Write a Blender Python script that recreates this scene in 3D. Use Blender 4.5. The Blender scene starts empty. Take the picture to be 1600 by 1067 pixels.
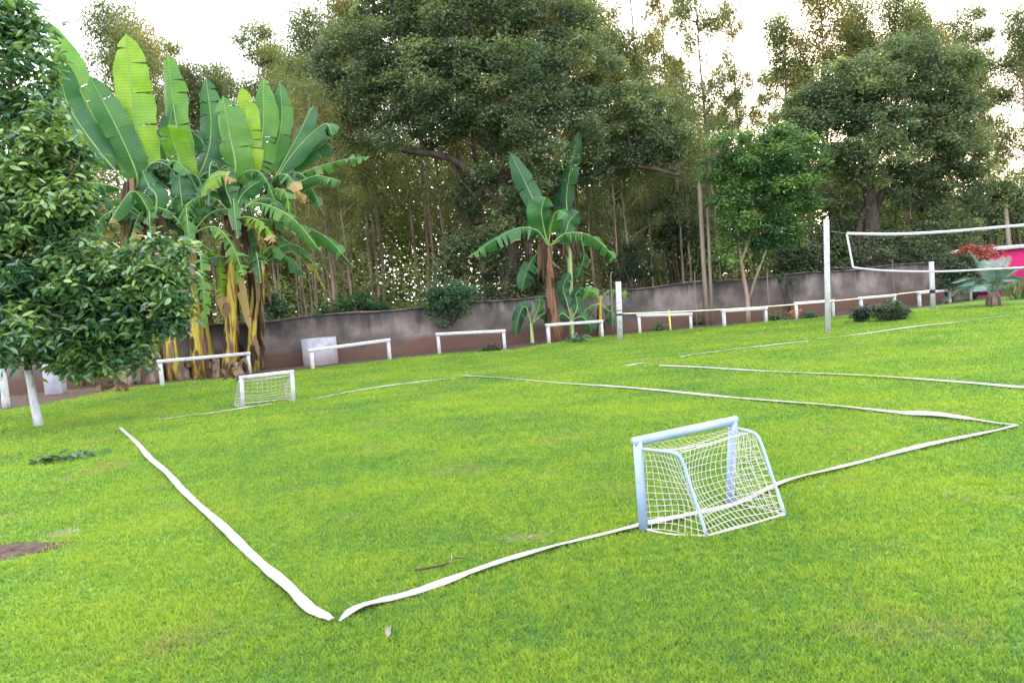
import bpy, math, random
import numpy as np
from mathutils import Vector, Matrix
R = math.radians
sc = bpy.context.scene
COL = sc.collection
rng = np.random.default_rng(7)
random.seed(7)

# ------------------------------------------------------------ camera
F = 1300.0; CX, CY = 800.0, 533.5
HCAM = 1.6
cam_d = bpy.data.cameras.new("camera"); cam = bpy.data.objects.new("camera", cam_d); COL.objects.link(cam)
cam_d.sensor_width = 36; cam_d.lens = F / 1600 * 36; cam_d.clip_end = 2000; cam_d.clip_start = 0.05
PITCH, ROLL = R(3.44), R(4.86)
CM = (Matrix.Rotation(math.pi/2 - PITCH, 4, 'X') @ Matrix.Rotation(-ROLL, 4, 'Z'))
CM.translation = Vector((0, 0, HCAM))
cam.matrix_world = CM
sc.camera = cam
C3 = np.array(CM.to_3x3())

# ------------------------------------------------------------ light
SUN_AZ, SUN_EL = R(22), R(11)
w = bpy.data.worlds.new("World"); sc.world = w; w.use_nodes = True
nt = w.node_tree; nt.nodes.clear()
sky = nt.nodes.new("ShaderNodeTexSky"); sky.sky_type = 'NISHITA'; sky.sun_disc = False
sky.sun_elevation = SUN_EL; sky.sun_rotation = SUN_AZ; sky.dust_density = 2.5
cl = nt.nodes.new("ShaderNodeTexNoise"); cl.inputs['Scale'].default_value = 2.2; cl.inputs['Detail'].default_value = 4
tcw = nt.nodes.new("ShaderNodeTexCoord"); nt.links.new(tcw.outputs['Generated'], cl.inputs['Vector'])
rampw = nt.nodes.new("ShaderNodeValToRGB")
rampw.color_ramp.elements[0].position = .3; rampw.color_ramp.elements[0].color = (6.5, 6.6, 7.3, 1)
rampw.color_ramp.elements[1].position = .7; rampw.color_ramp.elements[1].color = (7.9, 7.9, 8.5, 1)
nt.links.new(cl.outputs['Fac'], rampw.inputs['Fac'])
mixw = nt.nodes.new("ShaderNodeMixRGB"); mixw.inputs['Fac'].default_value = .82
nt.links.new(sky.outputs[0], mixw.inputs[1]); nt.links.new(rampw.outputs[0], mixw.inputs[2])
bg = nt.nodes.new("ShaderNodeBackground"); bg.inputs['Strength'].default_value = .13
wo = nt.nodes.new("ShaderNodeOutputWorld")
nt.links.new(mixw.outputs[0], bg.inputs[0]); nt.links.new(bg.outputs[0], wo.inputs[0])
sl = bpy.data.lights.new("sun", 'SUN'); sl.energy = 1.5; sl.angle = R(10); sl.color = (1, .74, .46)
so = bpy.data.objects.new("sun", sl); COL.objects.link(so)
sdir = Vector((math.sin(SUN_AZ)*math.cos(SUN_EL), math.cos(SUN_AZ)*math.cos(SUN_EL), math.sin(SUN_EL)))
so.rotation_euler = sdir.to_track_quat('Z', 'Y').to_euler(); so.location = (20, 60, 30)
vs = sc.view_settings; vs.view_transform = 'Standard'; vs.look = 'None'; vs.gamma = 1; vs.exposure = 2.5
sc.cycles.max_bounces = 5; sc.cycles.diffuse_bounces = 3; sc.cycles.glossy_bounces = 2
sc.cycles.transmission_bounces = 3; sc.cycles.transparent_max_bounces = 6
sc.cycles.caustics_reflective = False; sc.cycles.caustics_refractive = False
sc.cycles.use_adaptive_sampling = True; sc.cycles.adaptive_threshold = 0.02

# ------------------------------------------------------------ helpers
def ray(u, v):
    return C3 @ np.array([(u-CX)/F, -(v-CY)/F, -1.0])
def P(u, v, z=0.0):                       # pixel -> point on the level z
    d = ray(u, v); t = (z-HCAM)/d[2]
    return np.array([d[0]*t, d[1]*t, z])
def Q(u, v, y):                           # pixel -> point at depth y
    d = ray(u, v); t = y/d[1]
    return np.array([d[0]*t, y, HCAM+d[2]*t])
def nrm(a):
    a = np.asarray(a, float); return a/(np.linalg.norm(a, axis=-1, keepdims=True)+1e-9)

def tag(o, label=None, cat=None, group=None, kind=None):
    if label: o['label'] = label
    if cat: o['category'] = cat
    if group: o['group'] = group
    if kind: o['kind'] = kind
    return o
def thing(name, loc, label, cat, group=None):
    o = bpy.data.objects.new(name, None); o.empty_display_size = .2; COL.objects.link(o); o.location = tuple(loc)
    return tag(o, label, cat, group)
def copy_tree(o, parent=None):
    c = o.copy(); COL.objects.link(c); c.parent = parent
    for ch in list(o.children): copy_tree(ch, c)
    return c

def raw_mesh(name, V, faces_idx, sizes, tint=None, smooth=False):
    me = bpy.data.meshes.new(name)
    V = np.asarray(V, np.float32); faces_idx = np.asarray(faces_idx, np.int32); sizes = np.asarray(sizes, np.int32)
    me.vertices.add(len(V)); me.vertices.foreach_set('co', V.ravel())
    me.loops.add(len(faces_idx)); me.loops.foreach_set('vertex_index', faces_idx)
    me.polygons.add(len(sizes))
    me.polygons.foreach_set('loop_start', np.concatenate([[0], np.cumsum(sizes)[:-1]]).astype(np.int32))
    me.polygons.foreach_set('loop_total', sizes)
    if smooth: me.polygons.foreach_set('use_smooth', np.ones(len(sizes), bool))
    if tint is not None:
        a = me.attributes.new('tint', 'FLOAT_COLOR', 'POINT')
        tint = np.asarray(tint, np.float32)
        a.data.foreach_set('color', tint.ravel())
    me.update(calc_edges=True)
    return me

class MB:
    def __init__(s): s.V = []; s.F = []; s.S = []; s.T = []; s.n = 0
    def add(s, V, faces, tint=(.5, .5, .5, 1)):
        V = np.asarray(V, float)
        for f in faces:
            s.F.extend([i+s.n for i in f]); s.S.append(len(f))
        s.V.append(V); s.n += len(V)
        t = np.asarray(tint, float)
        s.T.append(np.tile(t, (len(V), 1)) if t.ndim == 1 else t)
    def tube(s, pts, rad, k=8, cap=True, tint=(.5, .5, .5, 1), jit=0):
        pts = np.asarray(pts, float); n = len(pts)
        rad = np.full(n, rad) if np.isscalar(rad) else np.asarray(rad, float)
        tg = nrm(np.gradient(pts, axis=0))
        ref = np.array([0, 0, 1.]) if abs(tg[0][2]) < .9 else np.array([1., 0, 0])
        a = nrm(np.cross(tg[0], ref)); V = []
        for i in range(n):
            a = nrm(a - tg[i]*np.dot(a, tg[i])); b = np.cross(tg[i], a)
            an = np.arange(k)/k*2*math.pi
            rr = rad[i]*(1+(rng.uniform(-jit, jit, k) if jit else 0))
            V.append(pts[i] + np.outer(np.cos(an)*rr, a) + np.outer(np.sin(an)*rr, b))
        fs = [(i*k+j, i*k+(j+1) % k, (i+1)*k+(j+1) % k, (i+1)*k+j) for i in range(n-1) for j in range(k)]
        if cap: fs += [tuple(range(k))[::-1], tuple((n-1)*k+j for j in range(k))]
        s.add(np.vstack(V), fs, tint)
    def box(s, c, size, rot=None, tint=(.5, .5, .5, 1), bev=0.0):
        c = np.asarray(c, float); h = np.asarray(size, float)/2
        if bev:
            V = []; 
            for z, q in ((-h[2], bev), (-h[2]+bev, 0), (h[2]-bev, 0), (h[2], bev)):
                x, y = h[0]-q, h[1]-q; b = bev if q == 0 else bev*.0+bev*.6
                V += [(-x+b, -y, z), (x-b, -y, z), (x, -y+b, z), (x, y-b, z), (x-b, y, z), (-x+b, y, z), (-x, y-b, z), (-x, -y+b, z)]
            V = np.array(V)
            fs = [(i*8+j, i*8+(j+1) % 8, (i+1)*8+(j+1) % 8, (i+1)*8+j) for i in range(3) for j in range(8)]
            fs += [tuple(range(8))[::-1], tuple(range(24, 32))]
        else:
            V = np.array([(x, y, z) for z in (-1, 1) for x, y in ((-1, -1), (1, -1), (1, 1), (-1, 1))])*h
            fs = [(3, 2, 1, 0), (4, 5, 6, 7), (0, 1, 5, 4), (1, 2, 6, 5), (2, 3, 7, 6), (3, 0, 4, 7)]
        if rot is not None: V = V @ np.array(rot).T
        s.add(V+c, fs, tint)
    def build(s, name, mat, parent=None, smooth=True, origin=None):
        V = np.vstack(s.V)
        if parent is not None:
            V = V - np.array(parent_world(parent))
        elif origin is not None: V = V-np.asarray(origin)
        me = raw_mesh(name, V, s.F, s.S, np.vstack(s.T), smooth)
        me.materials.append(mat)
        o = bpy.data.objects.new(name, me); COL.objects.link(o)
        if parent is not None: o.parent = parent
        elif origin is not None: o.location = tuple(origin)
        return o
def parent_world(p):
    v = Vector((0, 0, 0))
    while p is not None: v += p.location; p = p.parent
    return v
def obj_from_mesh(name, me, mat, parent=None):
    me.materials.append(mat); o = bpy.data.objects.new(name, me); COL.objects.link(o)
    if parent is not None: o.parent = parent
    return o

def spline(pts, n):                       # Catmull-Rom through the points
    pts = np.asarray(pts, float)
    if len(pts) == 2: return np.linspace(pts[0], pts[1], n)
    p = np.vstack([2*pts[0]-pts[1], pts, 2*pts[-1]-pts[-2]]); m = len(pts)-1; out = []
    for t in np.linspace(0, m-1e-6, n):
        i = int(t); f = t-i; a, b, c, d = p[i], p[i+1], p[i+2], p[i+3]
        out.append(.5*((2*b)+(-a+c)*f+(2*a-5*b+4*c-d)*f*f+(-a+3*b-3*c+d)*f**3))
    return np.array(out)

# ------------------------------------------------------------ materials
def mat_base(name):
    m = bpy.data.materials.new(name); m.use_nodes = True; t = m.node_tree
    p = t.nodes['Principled BSDF']; return m, t, p
def noise(t, scale, detail=4, vec=None, rough=.55):
    n = t.nodes.new("ShaderNodeTexNoise"); n.inputs['Scale'].default_value = scale; n.inputs['Detail'].default_value = detail
    n.inputs['Roughness'].default_value = rough
    if vec is not None: t.links.new(vec, n.inputs['Vector'])
    return n
def ramp(t, fac, stops):
    r = t.nodes.new("ShaderNodeValToRGB"); e = r.color_ramp.elements
    while len(e) < len(stops): e.new(.5)
    for el, (p, c) in zip(e, stops): el.position = p; el.color = (*c, 1)
    t.links.new(fac, r.inputs['Fac']); return r
def objvec(t, scale=(1, 1, 1), geo=True):
    g = t.nodes.new("ShaderNodeNewGeometry" if geo else "ShaderNodeTexCoord")
    mp = t.nodes.new("ShaderNodeMapping"); mp.inputs['Scale'].default_value = scale
    t.links.new(g.outputs['Position' if geo else 'Object'], mp.inputs['Vector']); return mp.outputs[0]
def bump(t, p, h, strength=.3, dist=.02):
    b = t.nodes.new("ShaderNodeBump"); b.inputs['Strength'].default_value = strength; b.inputs['Distance'].default_value = dist
    t.links.new(h, b.inputs['Height']); t.links.new(b.outputs[0], p.inputs['Normal'])

def foliage(name, stops, trans=.35, rough=.5, spec=.3, tcol=(1.25, 1.25, .5), veins=False):
    m, t, p = mat_base(name)
    a = t.nodes.new("ShaderNodeAttribute"); a.attribute_name = 'tint'
    sp = t.nodes.new("ShaderNodeSeparateColor"); t.links.new(a.outputs['Color'], sp.inputs[0])
    r = ramp(t, sp.outputs[0], stops); col = r.outputs[0]
    if veins:
        wv = t.nodes.new("ShaderNodeTexWave"); wv.inputs['Scale'].default_value = 9; wv.inputs['Distortion'].default_value = .6
        cb = t.nodes.new("ShaderNodeCombineXYZ"); t.links.new(sp.outputs[1], cb.inputs[0]); t.links.new(cb.outputs[0], wv.inputs['Vector'])
        mx = t.nodes.new("ShaderNodeMixRGB"); mx.blend_type = 'MULTIPLY'; mx.inputs[2].default_value = (.8, .86, .75, 1)
        t.links.new(wv.outputs['Fac'], mx.inputs[0]); t.links.new(col, mx.inputs[1]); 
        n = noise(t, 2.5, 3, objvec(t)); r2 = ramp(t, n.outputs['Fac'], [(.35, (.78, .85, .95)), (.65, (1.1, 1.08, .9))])
        m2 = t.nodes.new("ShaderNodeMixRGB"); m2.blend_type = 'MULTIPLY'; m2.inputs[0].default_value = 1
        t.links.new(mx.outputs[0], m2.inputs[1]); t.links.new(r2.outputs[0], m2.inputs[2]); 
        # dry edge
        r3 = ramp(t, sp.outputs[2], [(.84, (0, 0, 0)), (.97, (1, 1, 1))])
        m3 = t.nodes.new("ShaderNodeMixRGB"); m3.inputs[2].default_value = (.34, .23, .09, 1)
        t.links.new(r3.outputs[0], m3.inputs[0]); t.links.new(m2.outputs[0], m3.inputs[1]); col = m3.outputs[0]
    t.links.new(col, p.inputs['Base Color']); p.inputs['Roughness'].default_value = rough
    p.inputs['Specular IOR Level'].default_value = spec
    tr = t.nodes.new("ShaderNodeBsdfTranslucent")
    mm = t.nodes.new("ShaderNodeMixRGB"); mm.blend_type = 'MULTIPLY'; mm.inputs[0].default_value = 1; mm.inputs[2].default_value = (*tcol, 1)
    t.links.new(col, mm.inputs[1]); t.links.new(mm.outputs[0], tr.inputs[0])
    ms = t.nodes.new("ShaderNodeMixShader"); ms.inputs[0].default_value = trans
    t.links.new(p.outputs[0], ms.inputs[1]); t.links.new(tr.outputs[0], ms.inputs[2])
    t.links.new(ms.outputs[0], t.nodes['Material Output'].inputs[0])
    return m
def simple(name, c1, c2, scale=6, rough=.7, bmp=.2, stretch=(1, 1, 1), detail=5, spec=.3, lo=.35, hi=.65, geo=True, dist=.02):
    m, t, p = mat_base(name)
    v = objvec(t, stretch, geo); n = noise(t, scale, detail, v)
    r = ramp(t, n.outputs['Fac'], [(lo, c1), (hi, c2)])
    t.links.new(r.outputs[0], p.inputs['Base Color']); p.inputs['Roughness'].default_value = rough
    p.inputs['Specular IOR Level'].default_value = spec
    if bmp: bump(t, p, n.outputs['Fac'], bmp, dist)
    return m

M = {}
M['white'] = simple('white_paint', (.28, .28, .29), (.40, .40, .41), 9, .6, .15, lo=.3, hi=.5)
M['whitewash'] = simple('whitewashed_bark', (.26, .265, .28), (.42, .425, .44), 14, .85, .6, (1, 1, .5), lo=.3, hi=.5)
M['pipe'] = simple('blue_white_pipe', (.20, .275, .43), (.26, .335, .48), 7, .4, .05, spec=.4)
M['cord'] = simple('net_cord', (.36, .35, .31), (.46, .45, .41), 30, .8, 0)
M['tape'] = simple('tape_fabric', (.19, .187, .176), (.29, .285, .27), 6, .75, .4, detail=8, lo=.3, hi=.55)
M['bark'] = simple('dark_bark', (.03, .022, .018), (.08, .06, .048), 6, .9, .6, (1, 1, .3))
M['eucbark'] = simple('slim_bark', (.10, .07, .052), (.27, .20, .15), 2.5, .85, .3, (1, 1, .25))
M['lightbark'] = simple('light_bark', (.17, .13, .10), (.34, .28, .22), 4, .85, .3, (1, 1, .3))
M['pole'] = simple('weathered_pole', (.14, .105, .08), (.27, .22, .17), 5, .85, .2, (1, 1, .1))
M['rope'] = simple('pale_rope', (.55, .5, .3), (.72, .68, .5), 10, .8, 0)
M['blackband'] = simple('dark_band', (.01, .01, .03), (.02, .02, .05), 10, .5, 0)
M['yellow'] = simple('yellow_paint', (.65, .62, .08), (.75, .72, .15), 10, .5, 0)
M['magenta'] = simple('magenta_paint', (.36, .0, .075), (.44, .002, .11), 1.2, .7, 0)
M['deadleaf'] = foliage('dry_leaf', [(0, (.025, .016, .011)), (.5, (.085, .055, .036)), (1, (.24, .17, .10))], .2, .8, .1, (1.1, 1, .8))
M['stump'] = simple('dry_stump', (.07, .05, .045), (.27, .20, .16), 9, .9, .6, (1, 1, .2))
M['concrete'] = simple('whitewashed_concrete', (.24, .245, .275), (.36, .37, .42), 3, .85, .3)
M['dirt'] = simple('bare_dirt', (.03, .02, .014), (.09, .058, .042), 9, .95, .9, detail=9)
M['ground'] = simple('forest_floor', (.045, .032, .02), (.12, .085, .05), 1.5, .95, .4, detail=8)
M['red'] = foliage('red_flower', [(0, (.26, .05, .04)), (1, (.5, .16, .12))], .3, .7, .1, (1, .8, .8))
M['orange'] = foliage('orange_flower', [(0, (.45, .2, .03)), (1, (.65, .35, .06))], .3, .7, .1, (1, .8, .8))
# leaf palettes
M['big'] = foliage('broad_crown_leaf', [(0, (.042, .070, .052)), (.5, (.108, .150, .090)), (1, (.225, .275, .125))], .36, .6, .2)
M['euc'] = foliage('slender_leaf', [(0, (.05, .085, .04)), (.5, (.11, .155, .06)), (1, (.22, .24, .08))], .4, .55, .25, (1.3, 1.15, .5))
M['eucsunlit'] = foliage('sun_tinted_leaf', [(0, (.06, .09, .035)), (.5, (.135, .165, .055)), (1, (.32, .25, .06))], .45, .55, .25, (1.4, 1.0, .45))  # gold end of the ramp: warm low sunlight painted into the leaf colour
M['glossy'] = foliage('glossy_leaf', [(0, (.022, .07, .045)), (.5, (.065, .155, .07)), (1, (.20, .31, .09))], .32, .27, .75)
M['bright'] = foliage('bright_leaf', [(0, (.03, .08, .042)), (.5, (.08, .16, .062)), (1, (.20, .31, .08))], .38, .45, .3)
M['bluish'] = foliage('bluish_shrub_leaf', [(0, (.03, .07, .045)), (.5, (.07, .14, .08)), (1, (.14, .24, .12))], .3, .5, .3)
M['darksh'] = foliage('dark_shrub_leaf', [(0, (.015, .03, .018)), (.5, (.03, .06, .03)), (1, (.07, .11, .045))], .2, .5, .3)
M['olive'] = foliage('olive_thicket_leaf', [(0, (.06, .10, .04)), (.5, (.15, .20, .07)), (1, (.28, .30, .11))], .4, .6, .15, (1.15, 1.2, .6))
M['palm'] = foliage('blue_green_palm', [(0, (.10, .17, .15)), (.5, (.18, .28, .24)), (1, (.30, .42, .36))], .2, .55, .25, (1, 1.1, .9))
M['banana'] = foliage('banana_leaf', [(0, (.028, .095, .05)), (.35, (.05, .155, .052)), (.7, (.12, .26, .04)), (1, (.235, .35, .022))], .38, .42, .35, (1.2, 1.25, .4), veins=True)
M['midrib'] = simple('banana_midrib', (.13, .22, .065), (.20, .29, .09), 3, .5, 0)

def mat_pseudostem():
    m, t, p = mat_base('banana_stem')
    v = objvec(t, (7, 7, .7)); n = noise(t, 1.6, 6, v)
    r = ramp(t, n.outputs['Fac'], [(.34, (.03, .02, .015)), (.43, (.12, .06, .03)), (.5, (.30, .20, .015)), (.62, (.36, .31, .02)), (.7, (.15, .19, .03))])
    t.links.new(r.outputs[0], p.inputs['Base Color']); p.inputs['Roughness'].default_value = .6; bump(t, p, n.outputs['Fac'], .5, .03)
    return m
M['pstem'] = mat_pseudostem()
M['pstem_brown'] = simple('dry_banana_stem', (.05, .026, .016), (.22, .105, .055), 5, .85, .6, (3, 3, .4))
M['pstem_green'] = simple('green_banana_stem', (.16, .24, .08), (.36, .42, .18), 3, .6, .2, (3, 3, .4))

def mat_wall():
    m, t, p = mat_base('weathered_render')
    v = objvec(t); n = noise(t, 1.1, 7, v); n2 = noise(t, 1.5, 6, objvec(t, (3, 3, .35))); n3 = noise(t, 14, 6, v)
    base = ramp(t, n.outputs['Fac'], [(.35, (.036, .029, .025)), (.5, (.080, .065, .056)), (.64, (.145, .126, .112))])
    sz = t.nodes.new("ShaderNodeSeparateXYZ"); t.links.new(v, sz.inputs[0])
    # dark mould below the top
    md = t.nodes.new("ShaderNodeMath"); md.operation = 'MULTIPLY_ADD'; t.links.new(n2.outputs['Fac'], md.inputs[0]); md.inputs[1].default_value = 1.5
    t.links.new(sz.outputs[2], md.inputs[2])
    rt = ramp(t, md.outputs[0], [(0, (0, 0, 0)), (1, (1, 1, 1))]); mr = t.nodes.new("ShaderNodeMapRange")
    mr.inputs[1].default_value = 1.72; mr.inputs[2].default_value = 2.15; t.links.new(md.outputs[0], mr.inputs[0])
    m1 = t.nodes.new("ShaderNodeMixRGB"); m1.inputs[2].default_value = (.02, .017, .018, 1)
    t.links.new(mr.outputs[0], m1.inputs[0]); t.links.new(base.outputs[0], m1.inputs[1])
    # red soil splash at the foot
    ms = t.nodes.new("ShaderNodeMath"); ms.operation = 'MULTIPLY_ADD'; t.links.new(n.outputs['Fac'], ms.inputs[0]); ms.inputs[1].default_value = -.7
    t.links.new(sz.outputs[2], ms.inputs[2]); mr2 = t.nodes.new("ShaderNodeMapRange")
    mr2.inputs[1].default_value = .12; mr2.inputs[2].default_value = -.05; t.links.new(ms.outputs[0], mr2.inputs[0])
    m2 = t.nodes.new("ShaderNodeMixRGB"); m2.inputs[2].default_value = (.085, .045, .032, 1)
    t.links.new(mr2.outputs[0], m2.inputs[0]); t.links.new(m1.outputs[0], m2.inputs[1])
    t.links.new(m2.outputs[0], p.inputs['Base Color']); p.inputs['Roughness'].default_value = .9
    bump(t, p, n3.outputs['Fac'], .4, .02); return m
M['wall'] = mat_wall()
def stained(name, c1, c2, foot, top=.45):
    m, t, p = mat_base(name); v = objvec(t); n = noise(t, 3.5, 6, v); r = ramp(t, n.outputs['Fac'], [(.35, c1), (.6, c2)])
    sz = t.nodes.new("ShaderNodeSeparateXYZ"); t.links.new(v, sz.inputs[0]); ms = t.nodes.new("ShaderNodeMath"); ms.operation = 'MULTIPLY_ADD'
    t.links.new(n.outputs['Fac'], ms.inputs[0]); ms.inputs[1].default_value = -.9; t.links.new(sz.outputs[2], ms.inputs[2])
    mr = t.nodes.new("ShaderNodeMapRange"); mr.inputs[1].default_value = top-.45; mr.inputs[2].default_value = -.55; t.links.new(ms.outputs[0], mr.inputs[0])
    mx = t.nodes.new("ShaderNodeMixRGB"); mx.inputs[2].default_value = (*foot, 1); t.links.new(mr.outputs[0], mx.inputs[0]); t.links.new(r.outputs[0], mx.inputs[1])
    t.links.new(mx.outputs[0], p.inputs['Base Color']); p.inputs['Roughness'].default_value = .85; bump(t, p, n.outputs['Fac'], .3); return m
M['tub'] = stained('stained_whitewash', (.22, .23, .27), (.36, .37, .42), (.17, .11, .085))

GREEN = [(.26, (.085, .185, .045)), (.5, (.15, .265, .033)), (.74, (.245, .33, .036))]
def mat_lawn():
    m, t, p = mat_base('lawn')
    v = objvec(t); n = noise(t, .55, 6, v, .6); n2 = noise(t, 11, 6, v, .7)
    a = ramp(t, n.outputs['Fac'], GREEN)
    b = ramp(t, n2.outputs['Fac'], [(.3, (.5, .56, .52)), (.7, (1.05, 1.05, 1.1))])
    mx = t.nodes.new("ShaderNodeMixRGB"); mx.blend_type = 'MULTIPLY'; mx.inputs[0].default_value = 1
    t.links.new(a.outputs[0], mx.inputs[1]); t.links.new(b.outputs[0], mx.inputs[2])
    # worn dry patches
    n4 = noise(t, .9, 5, v); rw = ramp(t, n4.outputs['Fac'], [(.56, (0, 0, 0)), (.70, (.6, .6, .6))])
    m3 = t.nodes.new("ShaderNodeMixRGB"); m3.inputs[2].default_value = (.19, .17, .07, 1)
    t.links.new(rw.outputs[0], m3.inputs[0]); t.links.new(mx.outputs[0], m3.inputs[1])
    t.links.new(m3.outputs[0], p.inputs['Base Color']); p.inputs['Roughness'].default_value = .85; p.inputs['Specular IOR Level'].default_value = .15
    bump(t, p, n2.outputs['Fac'], .8, .05); return m
def mat_grass():
    m, t, p = mat_base('grass_blade')
    a = t.nodes.new("ShaderNodeAttribute"); a.attribute_name = 'tint'
    sp = t.nodes.new("ShaderNodeSeparateColor"); t.links.new(a.outputs['Color'], sp.inputs[0])
    v = objvec(t); n = noise(t, .55, 6, v, .6)
    ad = t.nodes.new("ShaderNodeMath"); ad.operation = 'MULTIPLY_ADD'; t.links.new(sp.outputs[0], ad.inputs[0]); ad.inputs[1].default_value = .44
    sb = t.nodes.new("ShaderNodeMath"); sb.operation = 'SUBTRACT'; t.links.new(n.outputs['Fac'], sb.inputs[0]); sb.inputs[1].default_value = .22
    t.links.new(sb.outputs[0], ad.inputs[2])
    r = ramp(t, ad.outputs[0], GREEN)
    m3 = t.nodes.new("ShaderNodeMixRGB"); m3.inputs[2].default_value = (.24, .21, .10, 1)
    n4 = noise(t, .9, 5, v); wv = t.nodes.new("ShaderNodeMath"); wv.operation = 'MULTIPLY_ADD'; t.links.new(sp.outputs[1], wv.inputs[0]); wv.inputs[1].default_value = .25
    t.links.new(n4.outputs['Fac'], wv.inputs[2])
    rr = ramp(t, wv.outputs[0], [(.80, (0, 0, 0)), (.85, (.8, .8, .8))])
    t.links.new(rr.outputs[0], m3.inputs[0]); t.links.new(r.outputs[0], m3.inputs[1])
    t.links.new(m3.outputs[0], p.inputs['Base Color']); p.inputs['Roughness'].default_value = .55; p.inputs['Specular IOR Level'].default_value = .2
    tr = t.nodes.new("ShaderNodeBsdfTranslucent"); mm = t.nodes.new("ShaderNodeMixRGB"); mm.blend_type = 'MULTIPLY'; mm.inputs[0].default_value = 1
    mm.inputs[2].default_value = (1.2, 1.2, .6, 1); t.links.new(m3.outputs[0], mm.inputs[1]); t.links.new(mm.outputs[0], tr.inputs[0])
    ms = t.nodes.new("ShaderNodeMixShader"); ms.inputs[0].default_value = .4
    t.links.new(p.outputs[0], ms.inputs[1]); t.links.new(tr.outputs[0], ms.inputs[2]); t.links.new(ms.outputs[0], t.nodes['Material Output'].inputs[0])
    return m
M['lawn'] = mat_lawn(); M['grass'] = mat_grass()

# ------------------------------------------------------------ ground
m = MB(); m.add([(-300, -60, -.02), (300, -60, -.02), (300, 600, -.02), (-300, 600, -.02)], [(0, 1, 2, 3)])
tag(m.build('ground', M['ground'], smooth=False), kind='structure')
edge_px = [(-900, 730), (-300, 668), (0, 640), (100, 626), (180, 609), (250, 601), (330, 593), (400, 590), (470, 579), (560, 568), (640, 559), (700, 553), (800, 547), (860, 537),
           (940, 527), (1000, 521), (1080, 514), (1200, 503), (1300, 495), (1420, 483), (1500, 473), (1600, 461), (1800, 445), (2100, 420)]
edge = np.array([P(u, v) for u, v in edge_px]); edge = spline(edge, 220)
edge[:, 1] += rng.normal(0, .05, 220)
edge[:, 2] = .004
nE = len(edge)
bot = edge.copy(); bot[:, 1] = -40
m = MB(); m.add(np.vstack([bot, edge]), [(i, i+1, nE+i+1, nE+i) for i in range(nE-1)])
tag(m.build('lawn', M['lawn'], smooth=False), kind='structure')
ex = edge[:, 0]; ey = edge[:, 1]
# dirt strip between lawn and wall
m = MB(); back = edge.copy(); back[:, 1] += 3.2; back[:, 2] = 0; fr = edge.copy(); fr[:, 1] -= .5; fr[:, 2] = 0
m.add(np.vstack([fr, back]), [(i, i+1, nE+i+1, nE+i) for i in range(nE-1)])
tag(m.build('dirt_strip', M['dirt'], smooth=False), kind='structure')

# dirt patch in the lawn
dp = P(25, 862); dirt_spots = [(P(18, 862), .36, .26), (P(95, 838), .14, .06)]
for k, (c, rx, ry) in enumerate(dirt_spots[:1]):
    n = 60; an = np.arange(n)/n*2*math.pi; rr = 1+.22*np.sin(an*3+1)+rng.normal(0, .09, n)
    V = []; K = 14
    for q in range(K):
        f = (q+.3)/K*1.1; V.append(np.stack([c[0]+np.cos(an)*rx*rr*f, c[1]+np.sin(an)*ry*rr*f, .006+.012*rng.random(n)*(q < K-2)], 1))
    m = MB(); m.add(np.vstack(V), [tuple(range(n))]+[(q*n+i, q*n+(i+1) % n, (q+1)*n+(i+1) % n, (q+1)*n+i) for q in range(K-1) for i in range(n)]); tag(m.build('dirt_patch', M['dirt'], smooth=False), kind='structure')

# ------------------------------------------------------------ grass blades
def grass():
    N = 1150000
    th = rng.normal(0, R(27), N); th = np.where(np.abs(th) > R(72), rng.uniform(R(-72), R(72), N), th)
    lo, hi, k = 1.9, 27.0, .25
    u = rng.random(N); r = (lo**k+u*(hi**k-lo**k))**(1/k)
    x = r*np.sin(th); y = r*np.cos(th)
    keep = y < np.interp(x, ex, ey)+.05
    for c, rx, ry in dirt_spots:
        q = ((x-c[0])/rx)**2+((y-c[1])/ry)**2
        keep &= (q > rng.uniform(.35, 1.25, N))
    x, y, r = x[keep], y[keep], r[keep]; n = len(x)
    clump = np.sin(x*5.1+np.sin(y*3.7)*2)*np.sin(y*6.3+np.sin(x*4.1)*2)
    clump2 = np.sin(x*21+np.sin(y*17)*2)*np.sin(y*23+np.sin(x*19)*2)
    h = (.017+.011*rng.random(n)+.004*clump+.004*clump2)*(1+.012*r)
    wd = .0013+.00058*r
    az = rng.uniform(0, 2*math.pi, n); la = rng.uniform(0, 2*math.pi, n); le = h*rng.uniform(.2, 1.1, n)
    s = np.stack([np.cos(az), np.sin(az), np.zeros(n)], 1)*wd[:, None]
    b = np.stack([x, y, np.full(n, .002)], 1)
    mid = b+np.stack([np.cos(la)*le*.35, np.sin(la)*le*.35, h*.6], 1)
    tip = b+np.stack([np.cos(la)*le, np.sin(la)*le, h], 1)
    V = np.stack([b-s, b+s, mid+s*.7, mid-s*.7, tip], 1).reshape(-1, 3)
    base = np.arange(n)*5
    F1 = np.stack([base, base+1, base+2, base+3, base+3, base+2, base+4], 1).ravel()
    S = np.tile([4, 3], n)
    T = np.ones((n, 4)); T[:, 0] = np.clip(.52+.30*clump2+.12*clump+rng.normal(0, .30, n), 0, 1); T[:, 1] = rng.random(n)
    T = np.repeat(T, 5, 0)
    me = raw_mesh('grass', V, F1, S, T)
    tag(obj_from_mesh('grass', me, M['grass']), 'short bright green grass blades covering the whole lawn', 'grass', kind='stuff')
grass()

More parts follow.
